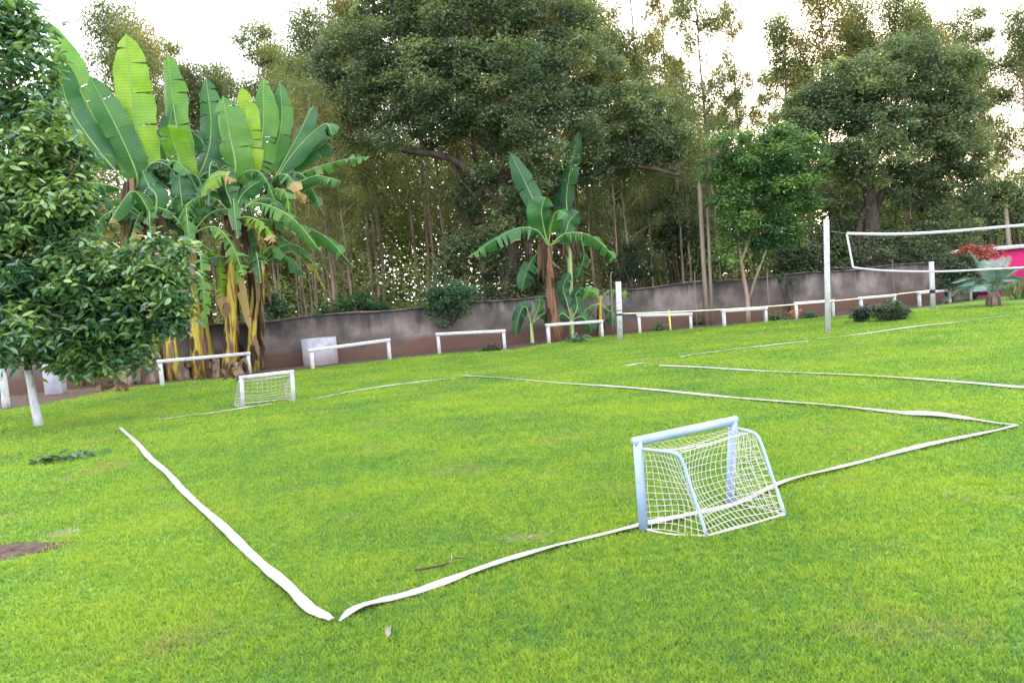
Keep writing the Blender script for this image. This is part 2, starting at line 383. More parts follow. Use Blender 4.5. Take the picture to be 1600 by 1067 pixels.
# ------------------------------------------------------------ leaf clouds
def leaf_mesh(name, C, L, W, tone, droop=.2, flat=.55, origin=None, shape='q', r=rng, vert=False):
    n = len(C); az = r.uniform(0, 2*math.pi, n)
    d = np.stack([np.cos(az), np.sin(az), r.normal(-droop, .45, n)], 1)
    if vert: d[:, 2] = -.8+r.normal(0, .6, n)
    d = nrm(d)
    up = np.stack([r.normal(0, flat, n), r.normal(0, flat, n), np.ones(n)], 1)
    s = nrm(np.cross(d, up)); nn = np.cross(s, d)
    l = (L*r.uniform(.65, 1.3, n))[:, None]; w_ = (W*r.uniform(.7, 1.25, n))[:, None]*.5
    C = C - (0 if origin is None else np.asarray(origin))
    if shape == 'q':
        V = np.stack([C, C+d*l*.45+s*w_-nn*l*.05, C+d*l-nn*l*.12, C+d*l*.45-s*w_-nn*l*.05], 1).reshape(-1, 3)
        b = np.arange(n)*4; Fi = np.stack([b, b+1, b+2, b+3], 1).ravel(); S = np.full(n, 4); k = 4
    else:
        V = np.stack([C, C+d*l*.3+s*w_+nn*l*.05, C+d*l*.7+s*w_*.85+nn*l*.03, C+d*l-nn*l*.12, C+d*l*.7-s*w_*.85+nn*l*.03, C+d*l*.3-s*w_+nn*l*.05], 1).reshape(-1, 3)
        b = np.arange(n)*6; Fi = np.stack([b, b+1, b+2, b+3, b, b+3, b+4, b+5], 1).ravel(); S = np.full(2*n, 4); k = 6
    T = np.ones((n, 4)); T[:, 0] = np.clip(tone, 0, 1); T[:, 1] = r.random(n); T = np.repeat(T, k, 0)
    return raw_mesh(name, V, Fi, S, T)

def blob_points(blobs, nsub, sub_r, nleaf, r=rng, inner=.5, squash=.6, tone_sd=.17, leaf_sd=.16, tone0=.45):
    """blobs: (x,y,z,rx,ry,rz). Sub-clumps over the blobs' shells, leaves in sub-clumps"""
    B = np.array(blobs, float); wt = (B[:, 3]*B[:, 5]); wt /= wt.sum()
    bi = r.choice(len(B), nsub, p=wt); dirs = nrm(r.normal(0, 1, (nsub, 3)))
    rad = r.uniform(inner, 1.0, nsub)**.7
    c = B[bi, :3]+dirs*rad[:, None]*B[bi, 3:]
    tone_b = r.normal(0, tone_sd*.5, len(B))
    ts = tone0+tone_b[bi]+r.normal(0, tone_sd, nsub)
    sr = sub_r*r.uniform(.6, 1.35, nsub)
    si = np.repeat(np.arange(nsub), nleaf)
    g = r.normal(0, .5, (len(si), 3)); g[:, 2] *= squash
    C = c[si]+g*sr[si][:, None]
    return C, ts[si]+r.normal(0, leaf_sd, len(si)), c
def pxblobs(lst, y0):
    out = []
    for u, v, ru, rv, *rest in lst:
        y = y0+(rest[0] if rest else 0); c = Q(u, v, y); s = y/F
        out.append((*c, ru*s, max(ru, rv)*s*.8, rv*s))
    return out
def twigs(mb, root_pts, centres, r=rng, n=30, r0=.05):
    root_pts = np.asarray(root_pts)
    for c in centres[r.choice(len(centres), min(n, len(centres)), replace=False)]:
        i = np.argmin(np.linalg.norm(root_pts-c, axis=1)); a = root_pts[i]
        mid = (a+c)/2+r.normal(0, .12, 3)*np.linalg.norm(c-a); pts = spline([a, mid, c], 7)
        mb.tube(pts, np.linspace(r0, r0*.25, 7), 5)

def big_tree(name, base, blobs, limbs, mat, bark, label, nsub, sub_r, nleaf, L, W, ntw=40, tr=.35, cat='tree', group=None, tone0=.45, shape='q', **kw):
    t = thing(name, base, label, cat, group)
    mb = MB(); allp = []
    for pts, r0, r1 in limbs:
        p = spline(pts, 14); allp.append(p); mb.tube(p, np.linspace(r0, r1, 14), 9, jit=.06)
    C, tone, cs = blob_points(blobs, nsub, sub_r, nleaf, tone0=tone0, **kw)
    twigs(mb, np.vstack(allp), cs, n=ntw, r0=limbs[0][2]*.4)
    mb.build('trunk', bark, t)
    me = leaf_mesh('crown', C, L, W, tone, origin=base, shape=shape)
    obj_from_mesh('crown', me, mat, t)
    return t

# ------------------------------------------------------------ boundary wall
WA, WB = P(400, 577), P(1500, 466)
wd_ = nrm(WB-WA); wn = np.array([-wd_[1], wd_[0], 0])
w0 = WA-wd_*26; wl = np.linalg.norm(WB-WA)+26
def wallpt(s, off=0, z=0): return w0+wd_*s+wn*off+np.array([0, 0, z])
wt = thing('boundary_wall', w0, 'long weathered grey brown rendered wall running along the back of the lawn', 'wall')
m = MB(); n = 90; V = []
for i in range(n+1):
    s = wl*i/n; hh = 1.33+.03*math.sin(i*.9)+.012*rng.normal()
    V += [wallpt(s, 0, -.02), wallpt(s, 0.0, hh), wallpt(s, .15, hh), wallpt(s, .15, -.02)]
fs = []
for i in range(n):
    a, b = 4*i, 4*i+4
    fs += [(a, b, b+1, a+1), (a+1, b+1, b+2, a+2), (a+2, b+2, b+3, a+3)]
fs += [(0, 1, 2, 3), (4*n+3, 4*n+2, 4*n+1, 4*n)]
m.add(V, fs); m.build('wall_face', M['wall'], wt, smooth=False)
m = MB(); V = []
for i in range(n+1):
    s = wl*i/n; h0 = 1.335+.03*math.sin(i*.9); h1 = h0+.05+.012*rng.normal()
    V += [wallpt(s, -.03, h0), wallpt(s, -.03, h1), wallpt(s, .18, h1), wallpt(s, .18, h0)]
fs = []
for i in range(n):
    a, b = 4*i, 4*i+4
    fs += [(a, b, b+1, a+1), (a+1, b+1, b+2, a+2), (a+2, b+2, b+3, a+3), (a+3, b+3, b, a)]
m.add(V, fs); m.build('coping', simple('mouldy_coping', (.03, .027, .027), (.13, .10, .09), 3, .9, .4), wt, smooth=False)

def yw(u, v=480):                         # depth of the wall behind a picture column
    k = ray(u, v); k = k[0]/k[1]; s_ = (k*w0[1]-w0[0])/(wd_[0]-k*wd_[1]); return float(w0[1]+wd_[1]*s_)
print('wall depth', [round(yw(u), 1) for u in (0, 400, 800, 1100, 1370, 1600)])

# ------------------------------------------------------------ benches
def bench(l, lt, r_, rt, label):
    A, B = P(*l), P(*r_); s = A[1]/F; hA = abs(l[1]-lt[1])*s; hB = abs(r_[1]-rt[1])*B[1]/F
    t = thing('rail_bench', (A+B)/2, label, 'bench', 'white rail benches along the wall')
    d = nrm(B-A); rot = np.array([d, np.cross([0, 0, 1], d), [0, 0, 1]]).T
    topA = A+[0, 0, hA-.035]; topB = B+[0, 0, hB-.035]
    for X, h in ((A, hA), (B, hB)):
        g = MB(); g.box(X+[0, 0, (h-.08)/2-.02], (.085, .09, h-.04), rot, bev=.006); g.build('leg', M['white'], t, smooth=False)
    g = MB(); dd = topB-topA; ln = np.linalg.norm(dd); d2 = dd/ln; up = nrm(np.cross(rot[:, 1], d2)*-1)
    rot2 = np.array([d2, rot[:, 1], -np.cross(rot[:, 1], d2)*-1 if False else np.cross(d2, rot[:, 1])]).T
    g.box((topA+topB)/2, (ln+.12, .12, .085), rot2, bev=.008); g.build('seat', M['white'], t, smooth=False)
for a in [((254, 603), (249, 562), (390, 584), (386, 550), 'long white rail bench before the banana clump, marked by dark spots on its beam'),
          ((489, 577), (485, 545), (609, 562), (606, 529), 'white rail bench with its left end before the round white tub'),
          ((687, 553), (684, 520), (789, 545), (786, 515), 'white rail bench standing beneath the bluish shrub that hangs over the wall'),
          ((858, 537), (855, 506), (941, 527), (939, 500), 'white rail bench right beside the lone banana plant with the brown stem'),
          ((1000, 521), (998, 491), (1080, 514), (1078, 489), 'white rail bench crossed by the pale rope and the short yellow stake'),
          ((1132, 511), (1130, 484), (1197, 503), (1195, 480), 'white rail bench before the forked trunk of the bright green tree'),
          ((1245, 499), (1242, 472), (1302, 494), (1300, 468), 'white rail bench behind the tall white volleyball post'),
          ((1346, 489), (1344, 464), (1398, 483), (1397, 460), 'white rail bench half hidden behind the low dark bushes'),
          ((1437, 479), (1434, 456), (1484, 473), (1482, 452), 'white rail bench behind the short post with the dark blue band')]:
    bench(*a)

# ------------------------------------------------------------ posts, ropes and nets
def post(name, base, top_px, w_, label, mat, cat='post', square=True, bands=(), group=None, k=10):
    A = P(*base); T = Q(top_px[0], top_px[1], A[1]); t = thing(name, A, label, cat, group)
    g = MB(); d = nrm(T-A); L = np.linalg.norm(T-A)
    g.tube([A-d*.03, A+d*L*.5, T-d*.01, T], [w_*.5, w_*.5, w_*.49, w_*.45], 4 if square else k); g.build('shaft', mat, t, smooth=not square)
    for (f, hh, mt) in bands:
        g = MB(); g.tube([A+d*(L*f), A+d*(L*f+hh)], w_*.5+.008, 4 if square else k); g.build('band', mt, t, smooth=False)
    return A, T, t
A1, T1, _ = post('volleyball_post', (1294, 521), (1291, 343), .13, 'tall slim white post standing alone left of the volleyball net', M['white'], k=12, square=False)
A2, T2, _ = post('net_post', (969, 531), (966, 440), .16, 'short thick white post with black band and pale rope tied to it', M['white'], square=False, k=12, bands=((.42, .05, M['blackband']), (.50, .02, M['blackband'])))
A3, T3, _ = post('net_post', (1458, 482), (1455, 409), .15, 'short thick white post with dark blue band behind the lower net edge', M['white'], square=False, k=12, bands=((.33, .11, M['blackband']),))
def rope(name, a, b, r_, mat, label, sag=.05, n=24, cat='rope'):
    t = np.linspace(0, 1, n)[:, None]; p = np.asarray(a)*(1-t)+np.asarray(b)*t; p[:, 2] -= (4*t*(1-t)*sag)[:, 0]
    g = MB(); g.tube(p, r_, 6); o = g.build(name, mat, origin=a); return tag(o, label, cat)
rope('rope', A2+(T2-A2)*.45, A3+(T3-A3)*.40, .016, M['rope'], 'pale yellowish rope strung between the two short white posts', .12)
rope('guy_rope', T1-(T1-A1)*.35, P(1303, 494)+np.array([0, 0, .1]), .008, M['cord'], 'thin pale guy rope slanting down beside the tall white post', .02)
# volleyball net
N1, N2 = Q(1323, 365, 19.0), Q(1333, 418, 19.0)
N3, N4 = Q(1660, 348.5, 18.2), Q(1660, 416, 18.2)
nt_ = thing('volleyball_net', P(1400, 520), 'volleyball net with white tape edges spread across the upper right', 'net')
tp = [Q(1323, 365, 19), Q(1400, 366, 18.9), Q(1480, 362, 18.7), Q(1540, 357, 18.5), Q(1600, 352, 18.3), N3]
bp = [Q(1333, 418, 19), Q(1370, 422, 18.9), Q(1420, 424, 18.8), Q(1480, 424, 18.7), Q(1540, 421, 18.5), Q(1600, 418, 18.3), N4]
def ribbon(mb, pts, half, n=30, thick=.004, axis=(0, 0, 1)):
    p = spline(pts, n); ax = np.array(axis, float)
    o = np.cross(nrm(p[-1]-p[0]), ax)*thick
    V = np.vstack([p-ax*half-o, p+ax*half-o, p+ax*half+o, p-ax*half+o])
    fs = []
    for i in range(n-1):
        for a in range(4):
            b = (a+1) % 4; fs.append((a*n+i, a*n+i+1, b*n+i+1, b*n+i))
    mb.add(V, fs)
g = MB(); ribbon(g, tp, .032); g.build('top_tape', M['white'], nt_, smooth=False)
g = MB(); ribbon(g, bp, .022); g.build('bottom_tape', M['white'], nt_, smooth=False)
g = MB(); ribbon(g, [N1, N2], .024, 4, axis=(1, 0, 0)); g.build('side_tape', M['white'], nt_, smooth=False)
g = MB(); a_, b_ = spline(tp, 60), spline(bp, 60)
for i in range(1, 60): g.tube([a_[i], b_[i]], .0007, 3, cap=False)
for f in np.linspace(.1, .9, 8): g.tube(a_*(1-f)+b_*f, .0007, 3, cap=False)
g.build('mesh', simple('net_dark_cord', (.10, .10, .10), (.16, .16, .16), 5, .8, 0), nt_)
g = MB(); g.tube([N1, T1-(T1-A1)*.10], .005, 5); g.build('tie_cord', M['pole'], nt_)
g = MB(); g.tube([N2, T1-(T1-A1)*.42], .004, 5); g.build('tie_cord', M['pole'], nt_)
# thin rods, poles and stakes
post('fence_rod', (958, 524), (954, 428), .045, 'thin pale rod by the wall, just left of the short white post', M['pole'], square=False, k=6)
post('fence_rod', (1089, 510), (1085, 425), .03, 'thin grey rod by the wall, just left of the twin wooden poles', M['pole'], square=False, k=6)
post('fence_rod', (1202, 499), (1198, 418), .03, 'thin grey rod by the wall between the forked tree and the tall white post', M['pole'], square=False, k=6)
post('fence_rod', (1399, 479), (1394, 405), .03, 'thin grey rod standing behind the net and the low dark bushes', M['pole'], square=False, k=6)
post('yellow_stake', (1048, 517), (1045, 485), .05, 'short yellow stake standing behind the pale rope', M['yellow'], cat='stake', square=False, k=6)
post('wooden_pole', (1104, 508), (1093, 285), .15, 'tall weathered wooden pole, the left and thicker of the close pair by the wall', M['pole'], cat='pole', square=False)
post('wooden_pole', (1113, 507), (1105, 325), .11, 'weathered wooden pole, the right one of the close pair by the wall', M['pole'], cat='pole', square=False)
post('white_stake', (1517, 469), (1516, 450), .09, 'small white stake left of the blue green palm', M['white'], cat='stake', square=False, k=8)
post('wooden_pole', (1584, 455), (1570, 320), .18, 'leaning grey wooden pole rising behind the magenta building', M['pole'], cat='pole', square=False)

# ------------------------------------------------------------ pitch tape
def tape(px, wid, label, seed, z=.034, name='boundary_tape'):
    r = np.random.default_rng(seed); c = spline([P(u, v, z) for u, v in px], max(30, len(px)*9)); n = len(c)
    tg = nrm(np.gradient(c, axis=0)); sd = np.cross([0, 0, 1], tg)
    ph = np.linspace(0, n/6.5, n); ww = np.interp(np.linspace(0, 1, n), np.linspace(0, 1, len(wid)), wid)/2
    ww = ww*(1+.07*np.sin(ph*1.9+seed)+.04*np.sin(ph*5.3+2*seed)+.015*r.normal(0, 1, n)); tw = (.12*np.sin(ph*.8+seed*2)+.05*np.sin(ph*2.9+seed)+.012*r.normal(0, 1, n))*np.minimum(1, .035/np.maximum(ww, 1e-4))
    lift = .007*np.sin(ph*1.3+seed)
    cs = np.linspace(-1, 1, 5); top = []; botm = []
    for j, f in enumerate(cs):
        off = sd*(ww*f)[:, None]; zz = (ww*f*tw+lift+.004*(1-f*f))
        a = c+off; a[:, 2] += zz; top.append(a); b = a.copy(); b[:, 2] -= .003; botm.append(b)
    V = np.vstack(top+botm); fs = []
    for i in range(n-1):
        for j in range(4):
            fs.append((j*n+i, j*n+i+1, (j+1)*n+i+1, (j+1)*n+i)); k = 5*n; fs.append((k+j*n+i, k+(j+1)*n+i, k+(j+1)*n+i+1, k+j*n+i+1))
        fs.append((i, 5*n+i, 5*n+i+1, i+1)); fs.append((4*n+i, 4*n+i+1, 9*n+i+1, 9*n+i))
    g = MB(); g.add(V, fs); o = g.build(name, M['tape'], origin=P(*px[0])); return tag(o, label, 'pitch tape', 'white tapes marking the pitch')
tape([(188, 668), (213, 690), (235, 716), (262, 739), (285, 763), (318, 795), (352, 826), (385, 857), (420, 889), (452, 918), (480, 944), (502, 957), (519, 969)], [.05, .065, .07, .07, .068, .065, .075, .075, .035], 'white tape on the near left side of the pitch, running diagonally toward the viewer', 3)
tape([(529, 968), (555, 950), (600, 937), (650, 921), (720, 898), (800, 872), (880, 847), (960, 828), (1020, 816), (1080, 802), (1150, 784), (1220, 754), (1280, 737), (1350, 718), (1420, 701), (1500, 684), (1550, 672), (1588, 663)],
     [.02, .075, .078, .07, .06, .062, .055, .06, .07, .065, .07, .06, .06, .06, .065, .06, .06, .05], 'white tape on the goal line that passes beneath the large near goal', 5)
tape([(725, 587), (800, 591), (880, 598), (960, 604), (1060, 612), (1160, 621), (1260, 630), (1350, 638), (1400, 642), (1450, 646), (1500, 652), (1550, 658), (1588, 663)], [.07, .07, .07, .07, .07, .08, .07, .08, .13, .19, .11, .05, .05], 'white tape on the far right side of the pitch, widening near its right corner', 8)
tape([(245, 655), (290, 650), (330, 645), (375, 637), (425, 631)], [.03, .05, .06, .06, .03], 'short white tape running up to the small far goal', 11)
tape([(488, 623), (560, 610), (620, 600), (665, 595), (712, 591)], [.03, .06, .06, .06, .03], 'faint white tape on the far goal line right of the small far goal', 12)
tape([(1030, 571), (1100, 574), (1200, 579), (1300, 584), (1420, 591), (1520, 597), (1600, 605), (1680, 612)], [.05, .08, .08, .08, .08, .08], 'white tape of the second court that leaves the photo at the right edge', 13)
tape([(1062, 558), (1100, 551), (1160, 544), (1262, 533)], [.05, .09, .09, .06], 'white tape of the second court left of the tall white post', 14)
tape([(1277, 530), (1340, 522), (1400, 514), (1450, 508), (1500, 502), (1576, 493)], [.06, .10, .10, .10, .06], 'white tape of the second court below the dark bushes, right of the tall post', 15)
tape([(975, 571), (990, 569), (1012, 567)], [.04, .09, .03], 'short loose scrap of white tape between the two courts', 16)

# ------------------------------------------------------------ goals
def net_panel(mb, A, B, C, D, nu, nv, r_, sag, nsub=3, seed=0):
    """bilinear panel A-B (one edge) to D-C, with a soft inward sag and wobble"""
    rr = np.random.default_rng(seed); ph = rr.uniform(0, 6, 6); sag = np.asarray(sag, float)
    def S(u, v):
        p = A*(1-u)*(1-v)+B*u*(1-v)+C*u*v+D*(1-u)*v
        return p+sag*(math.sin(math.pi*u)*math.sin(math.pi*v))+np.array([math.sin(7*v+ph[0]+3*u), math.cos(6*u+ph[1]+2*v), math.sin(5*u+8*v+ph[2])])*.008
    for i in range(nu+1):
        u = i/nu; mb.tube([S(u, v) for v in np.linspace(0, 1, nv*nsub//2+2)], r_, 4, cap=False)
    for j in range(nv+1):
        v = j/nv; mb.tube([S(u, v) for u in np.linspace(0, 1, nu*nsub//2+2)], r_, 4, cap=False)
def goal(BL, BR, TL, TR, KL, KR, rp, rs, rn, cell, label, matp, back_tops=(.32, .32)):
    """BL/BR post feet, TL/TR post tops, KL/KR back feet"""
    o = thing('mini_goal', (BL+BR)/2, label, 'goal')
    for a, b in ((BL, TL), (BR, TR)):
        g = MB(); g.tube([a-[0, 0, .01], (a+b)/2, b], rp, 14); g.build('post', matp, o)
    d = nrm(TR-TL); g = MB(); g.tube([TL-d*rp*.99, (TL+TR)/2, TR+d*rp*.99], rp*.97, 14); g.build('crossbar', matp, o)
    tops = []
    for a, t_, k, back_top in ((BL, TL, KL, back_tops[0]), (BR, TR, KR, back_tops[1])):
        t0 = t_-[0, 0, rp*1.6]; t1 = t0+(k-a)*back_top+np.array([0, 0, -.02]); kk = k+[0, 0, .02]
        bend = t0+(k-a)*(back_top+.12)+np.array([0, 0, -.07])
        g = MB(); path = spline([t0, (t0+t1)/2+[0, 0, .002], t1, bend, bend*.5+kk*.5, kk], 26); g.tube(path, rs, 8); g.build('back_support', matp, o)
        tops.append((t0, t1, kk))
    g = MB(); 
    for a, b in ((tops[0][2], tops[1][2]),):
        g.tube(spline([a, (a+b)/2+[0, 0, -.004], b], 14), rs*.9, 6)
    for a, b in ((BL, KL), (BR, KR)): g.tube(spline([a+[0, 0, .02], (a+b)/2+[0, 0, .014]-(BR-BL)*.04*(1 if a is BL else -1), b+[0, 0, .02]], 12), rs*.7, 6)
    g.build('bottom_rope', M['cord'], o)
    g = MB(); (l0, l1, l2), (r0, r1, r2) = tops; W_ = np.linalg.norm(BR-BL); inw = nrm(BR-BL)
    nx = int(W_/cell); H = np.linalg.norm(TL-BL); ny = int(H*1.1/cell); nd = max(4, int(np.linalg.norm(KL-BL)/cell))
    fwd = nrm(BL-KL)
    net_panel(g, l0, r0, r1, l1, nx, max(2, int(nd*.35)), rn, (0, 0, -.03), seed=1)
    net_panel(g, l1, r1, r2, l2, nx, ny, rn, fwd*.13+np.array([0, 0, -.03]), seed=2)
    net_panel(g, l0, l1, l2, BL+[0, 0, .02], nd, ny, rn, inw*.06, seed=3)
    net_panel(g, r0, r1, r2, BR+[0, 0, .02], nd, ny, rn, -inw*.08, seed=4)
    g.build('net', M['cord'], o)
bl, br = P(1006, 831), P(1140, 790)
goal(bl, br, Q(996, 689, bl[1]+.02), Q(1145, 657, br[1]+.01), P(1105, 842), P(1227, 808), .030, .0105, .0022, .046,
     'larger near mini goal of blue white pipe with a sagging white net', M['pipe'], (.58, .36))
fl, fr_ = P(380, 637), P(459, 629)
vp = nrm(P(188, 668)-P(519, 969))
goal(fl, fr_, Q(377, 590, fl[1]), Q(456, 581, fr_[1]), fl+vp*.55+np.array([-.02, 0, 0]), fr_+vp*.55, .036, .016, .004, .075,
     'small far white mini goal with a pale green net near the banana clump', M['white'])

# ------------------------------------------------------------ round tub, pillar, stumps, litter
tb = P(496, 571); tb[1] += .45
t = thing('round_tub', tb, 'round whitewashed concrete tub standing against the wall', 'tub')
r_, h_ = 27*tb[1]/F, 41*tb[1]/F
g = MB(); g.tube([tb+[0, 0, z] for z in (-.02, .03, h_*.5, h_-.03, h_)], [r_*.98, r_, r_*.995, r_, r_*.985], 36, cap=False)
g.build('shell', M['tub'], t)
g = MB(); g.tube([tb+[0, 0, h_-.002], tb+[0, 0, h_-.25]], [r_*.92, r_*.92], 36, cap=False); k = 36; an = np.arange(k)/k*2*math.pi
V = np.vstack([tb+np.stack([np.cos(an)*r_*q, np.sin(an)*r_*q, np.full(k, h_+.001)], 1) for q in (.985, .92)]); g.add(V, [(i, (i+1) % k, k+(i+1) % k, k+i) for i in range(k)])
g.add(tb+np.stack([np.cos(an)*r_*.92, np.sin(an)*r_*.92, np.full(k, h_-.25)], 1), [tuple(range(k))]); g.build('rim', M['concrete'], t)
pb = P(84, 616)
t = thing('white_pillar', pb, 'squat whitewashed pillar behind the leaning white trunks', 'pillar')
g = MB(); s = pb[1]/F; g.box(pb+[0, .12, 26*s], (27*s, .3, 54*s), bev=.02); g.build('block', M['concrete'], t, smooth=False)
g = MB(); g.box(pb+[-.13, .12, 54*s+.16], (.09, .12, .34), bev=.01); g.build('top_stub', M['concrete'], t, smooth=False)

def stump(px, h, r_, label, seed, lean=(0, 0)):
    rr = np.random.default_rng(seed); b = P(*px); t = thing('banana_stump', b, label, 'stump', 'cut banana stumps')
    g = MB(); n = 6; pts = [b+np.array([lean[0]*f, lean[1]*f, h*f-.02]) for f in np.linspace(0, 1, n)]
    g.tube(pts, r_*np.array([1.25, 1.1, 1.0, .95, .95, .9]), 12, jit=.12); g.build('stem', M['stump'], t)
    g = MB()
    for q in range(9):
        a = rr.uniform(0, 6.28); p0 = pts[-1]+np.array([math.cos(a), math.sin(a), 0])*r_*.8+[0, 0, -h*rr.uniform(0, .6)]
        p1 = p0+np.array([math.cos(a)*.12, math.sin(a)*.12, rr.uniform(-.1, .18)]); p2 = p1+np.array([math.cos(a)*.1, math.sin(a)*.1, -rr.uniform(.1, .4)])
        strip(g, [p0, p1, p2], rr.uniform(.03, .08), rr.uniform(.2, .9))
    g.build('dry_sheath', M['deadleaf'], t, smooth=False)
def strip(g, pts, half, tone, n=7, ax=None):
    p = spline(pts, n); tg = nrm(np.gradient(p, axis=0)); s = nrm(np.cross(tg, np.array([.2, -1, .1]) if ax is None else ax))
    w_ = half*np.sin(np.linspace(.35, math.pi-.15, n)); c = rng.normal(0, half*.25, (n, 3))
    V = np.vstack([p-s*w_[:, None]+c*.6, p+s*w_[:, None]-c*.6])
    g.add(V, [(i, i+1, n+i+1, n+i) for i in range(n-1)], (tone, .5, .2, 1))
for px, h, r_, lb, sd, ln in [((203, 601), .75, .17, 'thick cut banana stump with frayed top, leftmost of the group', 1, (-.05, 0)),
                              ((222, 599), .9, .16, 'tallest cut banana stump, in the middle of the group', 2, (.06, 0)),
                              ((236, 598), .62, .14, 'cut banana stump just left of the leftmost bench leg', 3, (.04, 0)),
                              ((288, 592), .42, .15, 'short dry banana stump between two yellow stems behind the left bench', 4, (.0, 0)),
                              ((336, 590), .5, .13, 'dry brown banana stump under the middle of the left bench', 5, (.03, 0)),
                              ((374, 586), .36, .12, 'low dry banana stump near the right leg of the left bench', 6, (-.03, 0))]:
    stump(px, h, r_, lb, sd, ln)
g = MB(); rr = np.random.default_rng(5)
for q in range(60):
    c = P(rr.uniform(128, 205), 0+rr.uniform(603, 614)) if q < 42 else P(rr.uniform(240, 400), rr.uniform(590, 596)); a = rr.uniform(0, 6.28); l = rr.uniform(.08, .3)
    if q >= 42: c = P(c[0]*0+rr.uniform(250, 395), 598-(rr.uniform(0, 145))*.1)
    d = np.array([math.cos(a), math.sin(a)*.6, 0])
    strip(g, [c+[0, 0, .02], c+d*l*.5+[0, 0, .05+rr.uniform(0, .08)], c+d*l+[0, 0, .02]], rr.uniform(.02, .06), rr.uniform(.2, 1))
tag(g.build('leaf_litter', M['deadleaf'], smooth=False, origin=P(170, 608)), 'dry brown and pale leaf litter at the foot of the banana clump', 'leaf litter', kind='stuff')

def ground_leaf(px, L, W, label, mat, tone, rot, name='fallen_leaf', cat='leaf', curl=.02):
    c = P(*px); d = np.array([math.cos(rot), math.sin(rot), 0]); g = MB()
    strip(g, [c+[0, 0, .03], c+d*L*.5+[0, 0, .035+curl], c+d*L+[0, 0, .03]], W, tone, 9, ax=np.array([0, 0, 1.]))
    return tag(g.build(name, mat, smooth=False, origin=c), label, cat)
ground_leaf((70, 773), .12, .035, 'small curled brown leaf lying on the left of the lawn', M['deadleaf'], .8, .3)
ground_leaf((606, 1003), .05, .018, 'small pale curled leaf on the grass near the bottom edge', simple('pale_leaf', (.12, .095, .07), (.24, .21, .17), 8, .7, 0), .9, 1.2, curl=.03)
c = P(648, 890); t = thing('fallen_twig', c, 'thin dark twig lying on the grass inside the pitch', 'twig')
g = MB(); g.tube(spline([P(648, 890, .03), P(672, 886, .035), P(697, 881, .035), P(710, 872, .045), P(732, 871, .04)], 16), np.linspace(.008, .003, 16), 6); g.build('stick', M['bark'], t)
g = MB(); g.tube([P(702, 879, .035), P(706, 876, .07), P(706, 868, .085)], .0035, 5); g.build('side_shoot', M['pole'], t)
c = P(100, 716); t = thing('fallen_branch', c, 'fallen leafy branch lying on the lawn below the near tree', 'branch')
g = MB(); bp_ = spline([P(66, 722, .03), P(90, 717, .05), P(115, 712, .05), P(143, 708, .04)], 14); g.tube(bp_, .008, 6); g.build('stick', M['bark'], t)
Cc = bp_[rng.integers(0, 14, 46)]+rng.normal(0, 1, (46, 3))*[.07, .07, .02]+[0, 0, .02]
me = leaf_mesh('leaves', Cc, .15, .055, rng.uniform(.1, .7, 46), origin=c, shape='n'); obj_from_mesh('leaves', me, M['bluish'], t)
# scraps of cut grass
for px, lb in (((822, 846), 'tuft of dry cut grass on the lawn left of the near goal'), ((95, 838), 'patch of dry straw on the lawn right of the bare dirt')):
    c = P(*px); g = MB()
    for q in range(60):
        a = rng.uniform(0, 6.28); b = c+np.array([rng.normal(0, .07), rng.normal(0, .05), .015]); l = rng.uniform(.03, .09)
        g.tube([b, b+np.array([math.cos(a)*l, math.sin(a)*l, rng.uniform(.005, .03)])], .0014, 3, cap=False)
    tag(g.build('dry_grass', simple('straw', (.2, .18, .11), (.34, .32, .22), 10, .8, 0), origin=c), lb, 'dry grass', kind='stuff')

